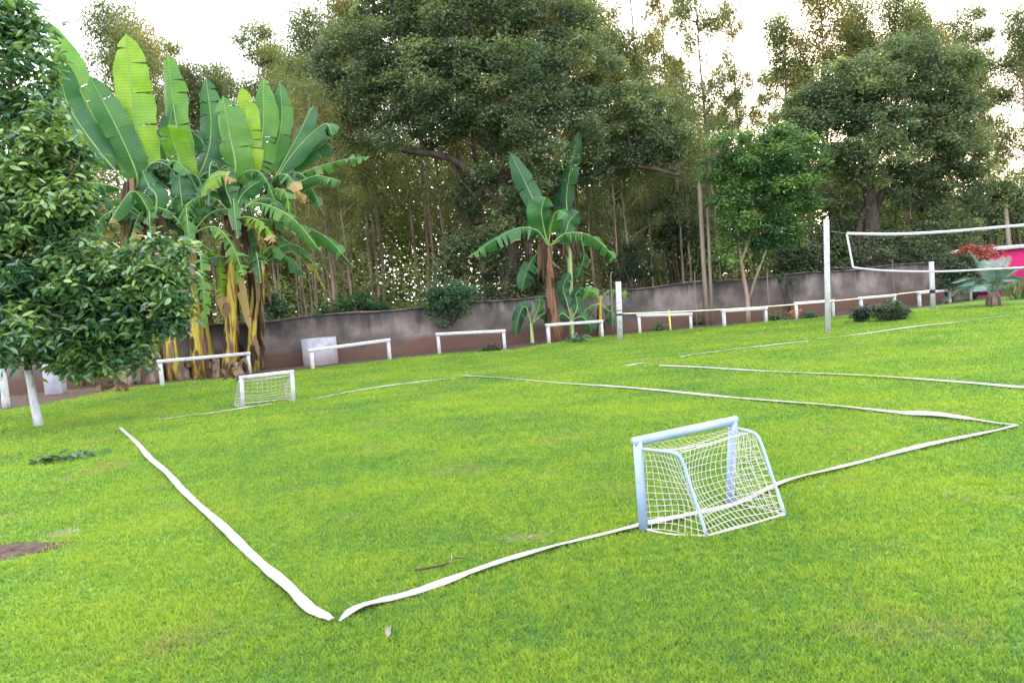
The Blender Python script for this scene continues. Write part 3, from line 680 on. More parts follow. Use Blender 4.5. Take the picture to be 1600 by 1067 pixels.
# ------------------------------------------------------------ bananas
def banana_leaf(plant, pts, wid, tone, seed, face=(0, -1, .25), droop=.25, tear=0.0, dry=0.0, start=.16, blunt=.25):
    """pts: 3-D control points from hub to tip; one mesh for the blade, midrib as its sub-part"""
    rr = np.random.default_rng(seed); n = 26; p = spline(pts, n); tg = nrm(np.gradient(p, axis=0))
    Ln = np.sum(np.linalg.norm(np.diff(p, axis=0), axis=1)); f = np.array(face, float)
    g = MB(); i0 = int(start*n)
    t = np.linspace(0, 1, n-i0); prof = np.minimum(1, (t/.18)**.6)*np.minimum(1, ((1-t)/blunt)**.55); prof[-1] = .06
    P_ = p[i0:]; T_ = tg[i0:]; S_ = nrm(np.cross(T_, f)); N_ = np.cross(S_, T_)
    N_ = N_*np.sign(np.sum(N_*f, 1))[:, None]; wph = rr.uniform(0, 6)
    lenm = Ln/(n-1)
    for sgn in (-1, 1):
        dr0 = droop*rr.uniform(.7, 1.3); off = 0.
        seg_dr = dr0; k = 0
        while k < len(P_)-1:
            ln = int(rr.integers(1, 3)) if rr.random() < tear else int(rr.integers(4, 11))
            if tear == 0 and rr.random() < .5: ln = int(rr.integers(6, 14))
            e = min(len(P_)-1, k+ln); seg_dr = dr0+rr.normal(0, .28*min(1, tear+.08)*(1.8 if tear > .5 else 1)); idx = np.arange(k, e+1)
            cols = []
            rw_ = rr.uniform(1-.35*tear, 1.05)
            for q, cf in ((0, 0), (.5, .75), (1, 1.15)):
                wv = wid*rw_*prof[idx]*q*(1+.03*rr.normal(0, 1, len(idx)))
                ang = seg_dr*cf
                o = S_[idx]*sgn*(wv*math.cos(ang))[:, None]-N_[idx]*(wv*math.sin(ang))[:, None]
                sh = T_[idx]*(wv*.12)[:, None]+N_[idx]*(wid*.10*q*np.sin(idx*.9+wph+sgn)*rr.uniform(.6, 1.3))[:, None]
                if q > 0 and len(idx) > 1 and tear > 0: # narrow each torn ribbon toward its end
                    cen = (len(idx)-1)/2; e_ = (np.arange(len(idx))-cen)/cen; sh = sh-T_[idx]*(np.sign(e_)*np.abs(e_)**3*lenm*.27*q*(.5+1.0*tear))[:, None]
                    o[:, 2] -= wv*.25*q*tear
                cols.append(P_[idx]+o+sh)
            m_ = len(idx); V = np.vstack(cols); T = np.ones((3*m_, 4)); T[:, 0] = np.clip(tone+rr.normal(0, .05), 0, 1)
            T[:, 1] = np.tile(idx*lenm*.5, 3); T[:, 2] = np.repeat([0, .35, 1.0 if dry > rr.random() else .75], m_)*(0.6 if dry == 0 else 1)
            if dry > 0: T[:, 2] = np.maximum(T[:, 2], np.tile(np.clip((t[idx]-(1-dry*.45))*6, 0, 1), 3))
            g.add(V, [(c*m_+i, c*m_+i+1, (c+1)*m_+i+1, (c+1)*m_+i) for c in range(2) for i in range(m_-1)], T)
            k = e
    o = g.build('leaf', M['banana'], plant)
    g = MB(); g.tube(p+N_.mean(0)*.006, np.interp(np.linspace(0, 1, n), [0, .15, 1], [.045, .032, .006])*min(1, .35+wid*1.3), 6); rib = g.build('midrib', M['midrib'], plant)
    rib.parent = o; rib.location = (0, 0, 0); o.location = (0, 0, 0)
    return o
def dead_leaves(plant, hub, n, seed, length=1.2, spread=.28):
    rr = np.random.default_rng(seed)
    for q in range(n):
        a = rr.uniform(0, 6.28); d = np.array([math.cos(a), math.sin(a), 0]); s = rr.uniform(.5, 1)*spread; l = length*rr.uniform(.6, 1.2)
        h0 = hub+np.array([0, 0, rr.uniform(-.3, .05)]); g = MB()
        for w_ in range(5):
            j = rr.normal(0, .08, 3)
            strip(g, [h0, h0+d*s*.7+[0, 0, .1]+j, h0+d*s+np.array([0, 0, -l*.45])+j, h0+d*s*.8+np.array([0, 0, -l])+j*2], rr.uniform(.02, .06), rr.uniform(.1, .8), 10)
        g.build('dead_leaf', M['deadleaf'], plant, smooth=False)
def banana(base_px, dy, hub_px, label, leaves, stem='pstem', r0=.17, r1=.075, dead=3, seed=0, group='banana plants of the clump', mid=None, deadlen=1.2, extra=None):
    extra = (5 if base_px[0] < 500 else 0) if extra is None else extra
    b = P(*base_px); y = (yw(base_px[0])-dy) if base_px[0] < 500 else b[1]+dy; b = Q(base_px[0], base_px[1], y); b[2] = 0; hub = Q(*hub_px, y)
    t = thing('banana_plant', b, label, 'banana plant', group)
    g = MB(); pts = [b-[0, 0, .03]] + ([Q(*mid, y)] if mid else []) + [hub]
    pts = spline(pts, 12); g.tube(pts, np.interp(np.linspace(0, 1, 12), [0, .1, .6, 1], [r0*1.2, r0, r0*.75, r1]), 12, jit=.07); g.build('stem', M[stem], t)
    if stem != 'pstem_green':
        g = MB(); rr = np.random.default_rng(seed+50)
        for q in range(14):
            f = rr.uniform(.05, .9); c = pts[int(f*11)]; a = rr.uniform(0, 6.28); d = np.array([math.cos(a), math.sin(a), 0]); rad = r0*(1-.4*f)
            l = rr.uniform(.3, .9); strip(g, [c+d*rad, c+d*(rad+.05)+[0, 0, -l*.4], c+d*(rad+rr.uniform(.0, .12))+[0, 0, -min(l, c[2]-.02)]], rr.uniform(.03, .08), rr.uniform(.0, .9), 8)
        g.build('dry_sheath', M['deadleaf'], t, smooth=False)
    s = y/F
    for i, L in enumerate(leaves):
        px, wd = L[0], L[1]; kw = dict(L[2]) if len(L) > 2 else {}
        dep = kw.pop('d', [0, 0, 0]); pts3 = [Q(u, v, y+(dep[min(j, len(dep)-1)] if isinstance(dep, (list, tuple)) else dep*j)) for j, (u, v) in enumerate(px)]
        tone = kw.pop('tone', .4); tone = tone+.13 if kw.get('tear', 0) > .5 else tone
        banana_leaf(t, pts3, wd*s*.45, tone, seed*31+i, **kw)
    rr = np.random.default_rng(seed*7+3)
    for q in range(extra):
        a = rr.uniform(0, 6.28); d = np.array([math.cos(a), math.sin(a)*.55, 0]); L_ = rr.uniform(1.3, 2.1); e = rr.uniform(.2, .6)
        p3 = [hub-[0, 0, .1], hub+d*L_*.35+[0, 0, L_*e*.7], hub+d*L_*.75+[0, 0, L_*(e*.6)], hub+d*L_*1.05+[0, 0, -L_*rr.uniform(.1, .5)]]
        banana_leaf(t, p3, rr.uniform(.2, .3), rr.uniform(.05, .5), seed*57+q, face=(0, -.5, .9), droop=rr.uniform(.5, 1.0), tear=.95, dry=rr.choice([.2, .4, .9]))
    if dead: dead_leaves(t, hub, dead, seed+9, deadlen)
    return t
UPF = dict(face=(0, -1, .15), droop=.33, tear=.38)
HANG = dict(face=(0, -.75, .8), droop=.75, tear=.9, dry=.35)
# back row of the clump: the big upright paddles
banana((248, 590), .45, (214, 290), 'tall banana plant at the left of the clump with the highest bright paddle leaf', [
    ([(214, 300), (216, 250), (206, 150), (196, 52)], 68, dict(tone=.86, d=[0, -.1, -.2, -.4], **UPF)),
    ([(214, 300), (213, 270), (180, 195), (140, 120)], 52, dict(tone=.35, d=[0, -.2, -.5, -.7], face=(.2, -1, .2), droop=.3, tear=.25)),
    ([(210, 300), (165, 220), (120, 130), (76, 34)], 56, dict(tone=.62, d=[0, .2, .2, .1], **UPF)),
    ([(210, 300), (150, 230), (105, 160), (92, 90)], 50, dict(tone=.15, d=[0, -.3, -.3, -.6], face=(.3, -1, 0), droop=.2)),
    ([(210, 305), (170, 290), (120, 290), (85, 330)], 38, dict(tone=.3, d=[0, -.3, -.8, -1.], **HANG)),
    ([(216, 300), (240, 250), (262, 200), (272, 160)], 40, dict(tone=.2, d=[0, .2, .3, .3], **UPF))], dead=5, seed=1, deadlen=1.9)
banana((330, 588), .4, (288, 305), 'banana plant in the middle of the clump with an upright leaf notched near its tip', [
    ([(288, 310), (285, 250), (272, 170), (262, 84)], 50, dict(tone=.5, d=[0, 0, -.1, -.2], **UPF)),
    ([(288, 310), (285, 270), (272, 225), (262, 196)], 52, dict(tone=.75, d=[0, -.3, -.5, -.8], **UPF)),
    ([(288, 310), (320, 255), (330, 200), (322, 120)], 46, dict(tone=.15, d=[0, .2, .4, .4], **UPF)),
    ([(285, 310), (240, 275), (215, 220), (205, 190)], 48, dict(tone=.12, d=[0, .1, .3, .3], **UPF)),
    ([(285, 310), (262, 262), (275, 252), (298, 272)], 34, dict(tone=.4, d=[0, -.4, -.6, -.9], face=(0, -.4, 1), droop=.6, tear=.4)),
    ([(290, 310), (325, 290), (345, 300), (352, 345)], 36, dict(tone=.15, d=[0, .2, .3, .3], **HANG))], dead=4, seed=2, deadlen=2.0)
banana((365, 586), .45, (352, 300), 'banana plant with the yellow green paddle that curls at its top', [
    ([(352, 305), (368, 265), (360, 215), (348, 150)], 66, dict(tone=.55, d=[0, -.3, -.4, -.4], **UPF)),
    ([(354, 305), (385, 255), (386, 200), (378, 136)], 50, dict(tone=.92, d=[0, .0, .0, -.1], **UPF)),
    ([(356, 305), (398, 260), (411, 200), (412, 122)], 52, dict(tone=.55, d=[0, .2, .2, .2], **UPF)),
    ([(356, 305), (420, 250), (440, 190), (437, 128)], 40, dict(tone=.4, d=[0, .5, .5, .5], **UPF)),
    ([(356, 305), (330, 262), (318, 225), (300, 205)], 40, dict(tone=.1, d=[0, .3, .3, .3], **UPF)),
    ([(350, 305), (318, 292), (345, 274), (371, 282)], 30, dict(tone=.7, d=[0, -.8, -1.1, -1.2], face=(0, -.7, .8), droop=.7, tear=.8, dry=1.0))], dead=4, seed=3, deadlen=1.8)
banana((398, 584), .35, (415, 305), 'banana plant on the right of the clump whose blue green leaves arch over', [
    ([(415, 310), (440, 260), (470, 205), (490, 166)], 44, dict(tone=.2, d=[0, 0, -.1, -.2], face=(-.5, -1, .5), droop=.4)),
    ([(415, 310), (455, 245), (505, 195), (520, 212)], 40, dict(tone=.3, d=[0, -.1, -.3, -.4], face=(-.3, -.8, .8), droop=.6)),
    ([(415, 310), (460, 255), (500, 230), (515, 215)], 36, dict(tone=.1, d=[0, .3, .3, .3], **UPF)),
    ([(415, 310), (470, 272), (530, 252), (578, 245)], 26, dict(tone=.35, d=[0, .1, .0, 0], **HANG)),
    ([(412, 312), (440, 300), (490, 276), (533, 283)], 34, dict(tone=.3, d=[0, -.3, -.6, -.9], **HANG)),
    ([(412, 312), (425, 298), (446, 300), (452, 335)], 34, dict(tone=.45, d=[0, -.5, -.8, -1.], **HANG)),
    ([(412, 312), (390, 260), (392, 215), (400, 195)], 44, dict(tone=.3, d=[0, .2, .3, .2], **UPF))], dead=3, seed=4, deadlen=1.6)
# front row
banana((272, 596), .95, (239, 352), 'front banana plant with the thick yellow stem, nearest the stumps', [
    ([(239, 355), (228, 322), (205, 300), (170, 350)], 40, dict(tone=.35, d=[0, -.2, -.4, -.6], face=(0, -.8, .8), droop=.5, tear=.4, dry=.5)),
    ([(239, 355), (215, 330), (200, 310), (150, 320)], 30, dict(tone=.2, d=[0, .2, .3, .2], **HANG)),
    ([(239, 355), (245, 310), (232, 290), (222, 265)], 44, dict(tone=.2, d=[0, 0, .1, .2], **UPF)),
    ([(240, 355), (262, 325), (275, 310), (300, 320)], 34, dict(tone=.15, d=[0, .1, .1, .1], **HANG)),
    ([(240, 355), (255, 380), (262, 430), (258, 480)], 34, dict(tone=.05, d=[0, .3, .5, .5], **HANG))], dead=4, seed=5, mid=(263, 480), deadlen=1.7)
banana((310, 593), .9, (297, 362), 'front banana plant with a pale green top and one long torn leaf hanging straight down', [
    ([(297, 366), (288, 335), (283, 305), (280, 270)], 50, dict(tone=.2, d=[0, -.1, -.2, -.2], **UPF)),
    ([(297, 366), (305, 335), (318, 305), (330, 285)], 44, dict(tone=.35, d=[0, 0, 0, -.1], **UPF)),
    ([(299, 366), (335, 355), (362, 382), (381, 432)], 44, dict(tone=.45, d=[0, -.3, -.5, -.7], **HANG)),
    ([(298, 372), (312, 395), (318, 450), (322, 515)], 30, dict(tone=.5, d=[0, -.3, -.5, -.5], face=(0, -1, .1), droop=.25, tear=1., dry=.3, start=.25)),
    ([(297, 366), (270, 345), (262, 335), (240, 320)], 36, dict(tone=.1, d=[0, .2, .4, .4], **UPF)),
    ([(300, 370), (335, 400), (345, 440), (352, 500)], 26, dict(tone=.8, d=[0, .2, .3, .2], face=(0, -1, .1), droop=.5, tear=.8, dry=.9))], dead=3, seed=6, mid=(302, 470), deadlen=1.5)
banana((358, 592), .85, (368, 338), 'front banana plant whose long torn leaves arch down to the right', [
    ([(368, 342), (360, 315), (352, 290), (358, 262)], 46, dict(tone=.3, d=[0, 0, 0, 0], **UPF)),
    ([(368, 342), (400, 318), (455, 340), (500, 392)], 42, dict(tone=.35, d=[0, -.3, -.6, -.8], **HANG)),
    ([(368, 342), (430, 345), (500, 365), (552, 417)], 34, dict(tone=.3, d=[0, .2, .3, .2], **HANG)),
    ([(368, 342), (390, 340), (412, 352), (430, 378)], 36, dict(tone=.75, d=[0, -.4, -.6, -.8], face=(0, -.7, .8), droop=.75, tear=.9, dry=.7)),
    ([(368, 342), (420, 360), (465, 390), (500, 422)], 30, dict(tone=.4, d=[0, .5, .7, .8], **HANG)),
    ([(366, 342), (335, 325), (325, 330), (305, 350)], 30, dict(tone=.25, d=[0, .1, .2, .1], **HANG)),
    ([(368, 342), (375, 310), (395, 290), (420, 280)], 34, dict(tone=.25, d=[0, .1, .1, .1], **UPF))], dead=3, seed=7, mid=(362, 460), deadlen=1.3)
banana((392, 588), .75, (400, 420), 'slim yellow stemmed banana at the right end of the clump', [
    ([(400, 424), (412, 395), (430, 385), (455, 410)], 28, dict(tone=.4, d=[0, 0, 0, 0], **HANG)),
    ([(400, 424), (392, 390), (380, 360), (372, 340)], 28, dict(tone=.1, d=[0, .3, .4, .4], **UPF)),
    ([(400, 424), (385, 410), (370, 420), (392, 520)], 24, dict(tone=.85, d=[0, -.3, -.5, -.5], face=(0, -1, .1), droop=.6, tear=.9, dry=1))], dead=4, seed=8, r0=.14, deadlen=1.3)
# lone banana by the wall
G2 = 'banana plants by the wall'
banana((868, 534), .0, (857, 380), 'lone banana plant with reddish brown peeling stem and spread leaves', [
    ([(857, 385), (845, 340), (825, 295), (797, 238)], 38, dict(tone=.12, d=[0, 0, 0, 0], **UPF)),
    ([(857, 385), (850, 358), (846, 330), (852, 308)], 50, dict(tone=.3, d=[0, -.2, -.4, -.5], face=(.25, -1, .2), droop=.45)),
    ([(857, 385), (862, 350), (872, 330), (888, 338)], 34, dict(tone=.4, d=[0, -.3, -.6, -.9], face=(0, -.8, .6), droop=.5, tear=.2)),
    ([(857, 385), (838, 360), (800, 360), (730, 402)], 40, dict(tone=.25, d=[0, -.2, -.3, -.4], **HANG)),
    ([(859, 385), (885, 365), (925, 370), (966, 408)], 38, dict(tone=.25, d=[0, -.1, -.2, -.3], **HANG)),
    ([(857, 388), (840, 395), (825, 420), (815, 455)], 34, dict(tone=.05, d=[0, .4, .6, .6], **HANG)),
    ([(859, 385), (880, 370), (890, 345), (905, 330)], 34, dict(tone=.15, d=[0, .2, .3, .3], **UPF))], stem='pstem_brown', dead=2, seed=9, group=G2, deadlen=.9, r0=.15, r1=.03, mid=(860, 440))
banana((893, 528), .3, (889, 350), 'tall slender banana plant behind the lone banana, its leaf reaching into the dark crown', [
    ([(889, 355), (885, 310), (892, 260), (905, 205)], 30, dict(tone=.15, d=[0, 0, -.2, -.3], **UPF)),
    ([(889, 355), (878, 320), (880, 290), (872, 262)], 34, dict(tone=.05, d=[0, .2, .3, .3], **UPF)),
    ([(889, 355), (905, 370), (912, 400), (900, 440)], 28, dict(tone=.1, d=[0, .2, .3, .3], **HANG))], stem='pstem_green', dead=3, seed=10, group=G2, r0=.1, r1=.05)
banana((832, 536), .15, (830, 505), 'young banana sucker with drooping dark leaves at the foot of the lone banana', [
    ([(830, 505), (822, 480), (812, 490), (805, 525)], 26, dict(tone=.1, d=[0, 0, 0, 0], **UPF)),
    ([(832, 505), (842, 480), (843, 470), (841, 462)], 16, dict(tone=.45, d=[0, 0, 0, 0], **UPF)),
    ([(832, 505), (850, 490), (858, 500), (862, 528)], 24, dict(tone=.15, d=[0, .1, .1, .1], **UPF))], stem='pstem_green', dead=0, seed=11, group=G2, r0=.06, r1=.04)
banana((895, 530), .1, (893, 500), 'young leafy banana sucker just right of the brown stem', [
    ([(893, 500), (885, 470), (880, 450), (890, 425)], 26, dict(tone=.08, d=[0, 0, 0, 0], **UPF)),
    ([(893, 500), (902, 480), (900, 460), (912, 450)], 26, dict(tone=.1, d=[0, .1, .1, .1], **UPF)),
    ([(893, 500), (878, 490), (872, 500), (868, 520)], 26, dict(tone=.12, d=[0, -.1, -.1, -.1], **UPF)),
    ([(893, 500), (908, 495), (920, 505), (925, 520)], 24, dict(tone=.12, d=[0, -.1, -.1, -.1], **UPF))], stem='pstem_green', dead=0, seed=12, group=G2, r0=.06, r1=.04)
banana((938, 525), .15, (938, 462), 'small banana plant with yellow stem left of the short white post', [
    ([(938, 470), (930, 458), (920, 456), (912, 468)], 22, dict(tone=.75, d=[0, 0, 0, 0], **UPF)),
    ([(938, 475), (925, 478), (915, 485), (905, 500)], 22, dict(tone=.35, d=[0, -.2, -.2, -.2], **HANG)),
    ([(938, 470), (950, 455), (962, 455), (985, 460)], 20, dict(tone=.5, d=[0, 0, 0, 0], **HANG)),
    ([(938, 475), (950, 485), (958, 490), (962, 510)], 30, dict(tone=.15, d=[0, .1, .1, .1], **UPF))], stem='pstem', dead=0, seed=13, group=G2, r0=.06, r1=.045)

# ------------------------------------------------------------ near tree, left
def near_tree():
    b = P(61, 666); y = b[1]
    t = thing('glossy_leaved_tree', b, 'near leafy tree at the left edge with glossy leaves and whitewashed trunk', 'tree', 'near trees with whitewashed trunks')
    g = MB(); p = spline([b-[0, 0, .02], Q(52, 620, y), Q(44, 578, y)], 8); g.tube(p, np.linspace(.075, .06, 8), 12, jit=.04); g.build('whitewash', M['whitewash'], t)
    g = MB(); p = spline([Q(44, 578, y), Q(40, 500, y), Q(30, 400, y-.3), Q(20, 250, y-.3), Q(15, 60, y)], 16); g.tube(p, np.linspace(.06, .03, 16), 9)
    limb2 = spline([Q(40, 500, y), Q(100, 470, y), Q(180, 460, y), Q(260, 440, y)], 12); g.tube(limb2, np.linspace(.045, .012, 12), 7)
    l3 = spline([Q(30, 400, y), Q(70, 330, y-.3), Q(120, 260, y-.5)], 8); g.tube(l3, np.linspace(.04, .012, 8), 7)
    bl = pxblobs([(20, 120, 70, 90, 0), (55, 230, 70, 70, -.3), (20, 330, 90, 90, -.5), (80, 330, 66, 66, -.2), (40, 430, 100, 75, -.3), (130, 440, 75, 70, -.2),
                  (180, 510, 75, 60, .2), (120, 520, 75, 50, 0), (25, 530, 75, 48, -.8), (200, 440, 60, 50, 0), (240, 405, 45, 34, -.2), (240, 480, 55, 46, .1), (255, 440, 40, 30, 0),
                  (-40, 250, 60, 200, 0), (105, 250, 30, 40, 0), (20, 30, 45, 45, 0), (270, 470, 26, 20, -.3), (-60, 480, 60, 80, -.3), (285, 440, 18, 14, 0), (120, 560, 50, 30, .1), (190, 560, 40, 22, .2)], y)
    C, tone, cs = blob_points(bl, 680, .25, 46, inner=.4, squash=.7, tone_sd=.2, leaf_sd=.26, tone0=.58)
    twigs(g, np.vstack([p, limb2, l3]), cs, n=90, r0=.013); g.build('trunk', M['bark'], t)
    me = leaf_mesh('crown', C, .165, .064, tone, droop=.35, flat=.9, origin=b, shape='n'); obj_from_mesh('crown', me, M['glossy'], t)
    b = P(10, 637); y = b[1]
    t = thing('glossy_leaved_tree', b, 'second near tree at the extreme left edge, its whitewashed trunk farther back', 'tree', 'near trees with whitewashed trunks')
    g = MB(); g.tube(spline([b-[0, 0, .02], Q(6, 600, y), Q(-2, 555, y)], 8), np.linspace(.085, .07, 8), 12, jit=.04); g.build('whitewash', M['whitewash'], t)
    g = MB(); p = spline([Q(-2, 555, y), Q(-15, 470, y), Q(-40, 350, y)], 8); g.tube(p, np.linspace(.07, .03, 8), 8); g.build('trunk', M['lightbark'], t)
    C, tone, cs = blob_points(pxblobs([(-50, 380, 60, 80), (-10, 470, 60, 50)], y), 60, .3, 60); me = leaf_mesh('crown', C, .17, .075, tone, origin=b, shape='n'); obj_from_mesh('crown', me, M['glossy'], t)
near_tree()

# ------------------------------------------------------------ big trees beyond the wall
def limbpx(lst, y0, r0, r1): return ([Q(u, v, y0+(d[0] if d else 0)) for u, v, *d in lst], r0, r1)
D1 = yw(800)+1.6; b1 = Q(800, 540, D1); b1[2] = 0
big_tree('spreading_tree', b1, pxblobs([(560, 100, 70, 60), (635, 60, 90, 75, 1), (740, 20, 110, 70), (840, 50, 95, 70, 1), (690, 130, 100, 70, -.5), (790, 130, 100, 75, -1),
    (900, 120, 90, 65, 0), (555, 190, 55, 40), (640, 200, 80, 42, -.5), (960, 180, 75, 50, .5), (860, 215, 90, 50, -1), (760, 215, 60, 45, .5), (1015, 235, 50, 40, .5),
    (760, 320, 60, 50, 1), (830, 330, 45, 55, 1.5), (520, 130, 40, 35, 1), (690, 180, 60, 50, .6), (900, 260, 70, 25, 0), (960, 250, 40, 22, 0), (880, 20, 40, 30, 2), (1010, 190, 50, 40, .3), (800, 280, 70, 40, -.8), (745, 360, 50, 40, .8), (590, 150, 90, 60, .8), (700, 60, 110, 70, 1), (740, 400, 50, 40, .5), (800, 440, 50, 35, .4), (860, 430, 40, 40, 1), (800, 350, 40, 40, -.5), (680, -20, 90, 50, .5), (800, -40, 90, 50, .5), (600, 20, 50, 40, .5), (1040, 210, 40, 30, .5)], D1),
    [limbpx([(800, 545), (796, 420), (788, 310), (775, 220), (760, 110)], D1, .34, .12), limbpx([(792, 330), (740, 275), (700, 246), (640, 236), (560, 222), (500, 215)], D1, .17, .04),
     limbpx([(794, 360), (840, 310), (900, 285), (950, 265), (1010, 262), (1060, 275)], D1, .17, .04), limbpx([(785, 290), (840, 200), (880, 110)], D1, .15, .05),
     limbpx([(780, 250), (700, 160), (640, 90)], D1, .14, .05), limbpx([(742, 375), (722, 300), (712, 250)], D1+1, .05, .03), limbpx([(700, 246), (720, 280), (745, 310)], D1, .07, .03)],
    M['big'], M['bark'], 'huge dark spreading tree behind the wall, its crown filling the upper middle', 900, .42, 260, .12, .062, ntw=90, tone0=.5)
D2 = yw(1368)+1.3; b2 = Q(1368, 500, D2); b2[2] = 0
big_tree('spreading_tree', b2, pxblobs([(1270, 175, 60, 35), (1330, 140, 70, 50), (1400, 110, 85, 45, .5), (1470, 120, 60, 50), (1300, 210, 70, 30, -.5), (1400, 195, 80, 35, -.7), (1480, 180, 50, 50),
    (1450, 240, 70, 40, 0), (1240, 205, 35, 22), (1330, 265, 30, 22, .5), (1420, 290, 50, 40, 0), (1480, 290, 60, 40, .5), (1440, 340, 60, 40, .5), (1330, 350, 42, 50, .8), (1400, 150, 120, 70, .8), (1370, 250, 60, 40, -.8), (1500, 230, 50, 50, .3), (1290, 300, 30, 40, .5), (1385, 380, 40, 35, .2), (1345, 400, 40, 30, -.2), (1430, 400, 45, 30, .3), (1310, 250, 35, 20)], D2),
    [limbpx([(1368, 500), (1362, 400), (1360, 320), (1352, 250), (1362, 160)], D2, .38, .1), limbpx([(1360, 300), (1320, 260), (1270, 220), (1235, 200)], D2, .16, .04),
     limbpx([(1362, 330), (1400, 270), (1450, 220), (1480, 160)], D2, .18, .05), limbpx([(1340, 420), (1345, 340), (1385, 300), (1430, 300)], D2, .16, .05), limbpx([(1356, 270), (1390, 200), (1410, 130)], D2, .13, .04)],
    M['big'], M['bark'], 'broad rounded dark tree behind the wall and volleyball net, right of centre', 640, .40, 240, .12, .06, ntw=70, tone0=.55)
# bright green tree inside the wall
b3 = P(1170, 504); D3 = b3[1]
big_tree('bright_tree', b3, pxblobs([(1150, 218, 40, 10, -.3), (1200, 208, 45, 9), (1250, 216, 40, 9), (1130, 245, 35, 13), (1190, 250, 60, 14, -.4), (1262, 246, 34, 11), (1110, 275, 20, 12), (1165, 285, 45, 14), (1225, 285, 45, 13, -.3),
    (1270, 275, 16, 8), (1140, 312, 34, 12), (1210, 318, 44, 12), (1255, 318, 26, 10, .2), (1170, 345, 42, 12, -.2), (1225, 350, 40, 12), (1150, 375, 30, 10), (1200, 378, 34, 10), (1245, 378, 18, 8), (1140, 402, 16, 8), (1186, 402, 18, 7), (1290, 232, 14, 6), (1160, 265, 50, 35, .2), (1220, 290, 50, 45, .3), (1150, 330, 35, 35), (1215, 360, 40, 30), (1185, 235, 50, 25)], D3),
    [limbpx([(1170, 505), (1167, 460), (1158, 410), (1150, 340), (1145, 280)], D3, .075, .03), limbpx([(1170, 470), (1182, 430), (1197, 390), (1210, 320), (1220, 250)], D3, .045, .02), limbpx([(1158, 410), (1180, 340), (1190, 260)], D3, .05, .02)],
    M['bright'], M['eucbark'], 'bright green young tree with forked pale trunk standing before the wall', 350, .29, 150, .13, .05, ntw=70, squash=.6, inner=.25, tone_sd=.2, tone0=.5)

# eucalyptus prototypes -------------------------------------------------
def euc_proto(seed, H, mat, dens=1.0, crown0=.42, wid=1.5, nb=34, k0=85, sr0=(.3, .75)):
    r = np.random.default_rng(seed); t = thing('eucalyptus', (0, 0, 0), 'x', 'tree')
    g = MB(); n = 14; zz = np.linspace(-.1, H, n); wx = np.cumsum(r.normal(0, .07, n))*.7; wy = np.cumsum(r.normal(0, .07, n))*.7; wx -= wx[0]; wy -= wy[0]
    tr_ = np.stack([wx, wy, zz], 1); g.tube(tr_, np.linspace(.085, .018, n)*(.7+H/28), 7)
    cs = []
    for q in range(int(nb*dens)):
        f = crown0+(1-crown0)*r.random()**.8; i = f*(n-1); i0 = int(min(i, n-2)); b = tr_[i0]+(tr_[i0+1]-tr_[i0])*(i-i0)
        a = r.uniform(0, 6.28); l = 1.25*wid*r.uniform(.4, 1.1)*(1.15-.75*(f-crown0)/(1-crown0)); e = b+np.array([math.cos(a)*l, math.sin(a)*l, l*r.uniform(.3, .9)])
        g.tube(spline([b, (b+e)/2+[0, 0, -.05*l], e], 5), np.linspace(.03, .008, 5), 4, cap=False); cs += [e, (b+e)/2*.4+e*.6+r.normal(0, .2, 3)]
    for q in range(int(3*dens)): cs.append(tr_[-1]+r.normal(0, .3, 3))
    for q in range(7):   # dead side twigs low down
        b = tr_[int(r.integers(2, 7))]; a = r.uniform(0, 6.28); l = r.uniform(.4, 1.2); g.tube([b, b+np.array([math.cos(a)*l, math.sin(a)*l, l*.5])], .01, 3, cap=False)
    g.build('trunk', M['eucbark'], t)
    cs = np.array(cs); k = int(k0); si = np.repeat(np.arange(len(cs)), k); sr = r.uniform(*sr0, len(cs)); ts = r.normal(.5, .16, len(cs))
    C = cs[si]+r.normal(0, .55, (len(si), 3))*sr[si][:, None]*[1, 1, .95]
    me = leaf_mesh('crown', C,   .16, .055, ts[si]+r.normal(0, .18, len(si)), origin=(0, 0, 0), vert=True, r=r); obj_from_mesh('crown', me, mat, t)
    return t, H
protos = [euc_proto(21, 15, M['euc']), euc_proto(22, 16, M['eucsunlit'], .9, .45), euc_proto(23, 14, M['euc'], 1.1, .35, 1.8), euc_proto(24, 17, M['eucsunlit'], .8, .5, 1.3), euc_proto(25, 15.5, M['euc'], 1.2, .3, 1.4),
          euc_proto(26, 15, M['eucsunlit'], .7, .55, 1.2),
          euc_proto(27, 15, M['euc'], 1, .38, 1.7, 75, 130, (.4, .85)), euc_proto(28, 16, M['eucsunlit'], 1, .42, 1.6, 70, 120, (.4, .8)),   # full crowns
          euc_proto(29, 16, M['eucsunlit'], 1, .3, 1.9, 60, 110, (.25, .5)), euc_proto(30, 16, M['euc'], 1, .35, 1.8, 60, 110, (.25, .5))]   # lacy crowns
used = set(); print([(o.name, len(o.children[1].data.polygons)) for o, h in protos])
def place_euc(i, u, vtop, y, label, group='eucalyptus trees beyond the wall', rz=None):
    p, H = protos[i]
    if i not in used: used.add(i); o = p
    else: o = copy_tree(p)
    top = Q(u, vtop, y); o.location = (top[0], y, 0); s = max(.45, top[2]/H); o.scale = (min(s, 1.15),)*2+(s,); o.rotation_euler = (0, 0, rz if rz is not None else random.uniform(0, 6.28))
    tag(o, label, 'tree', group); return o
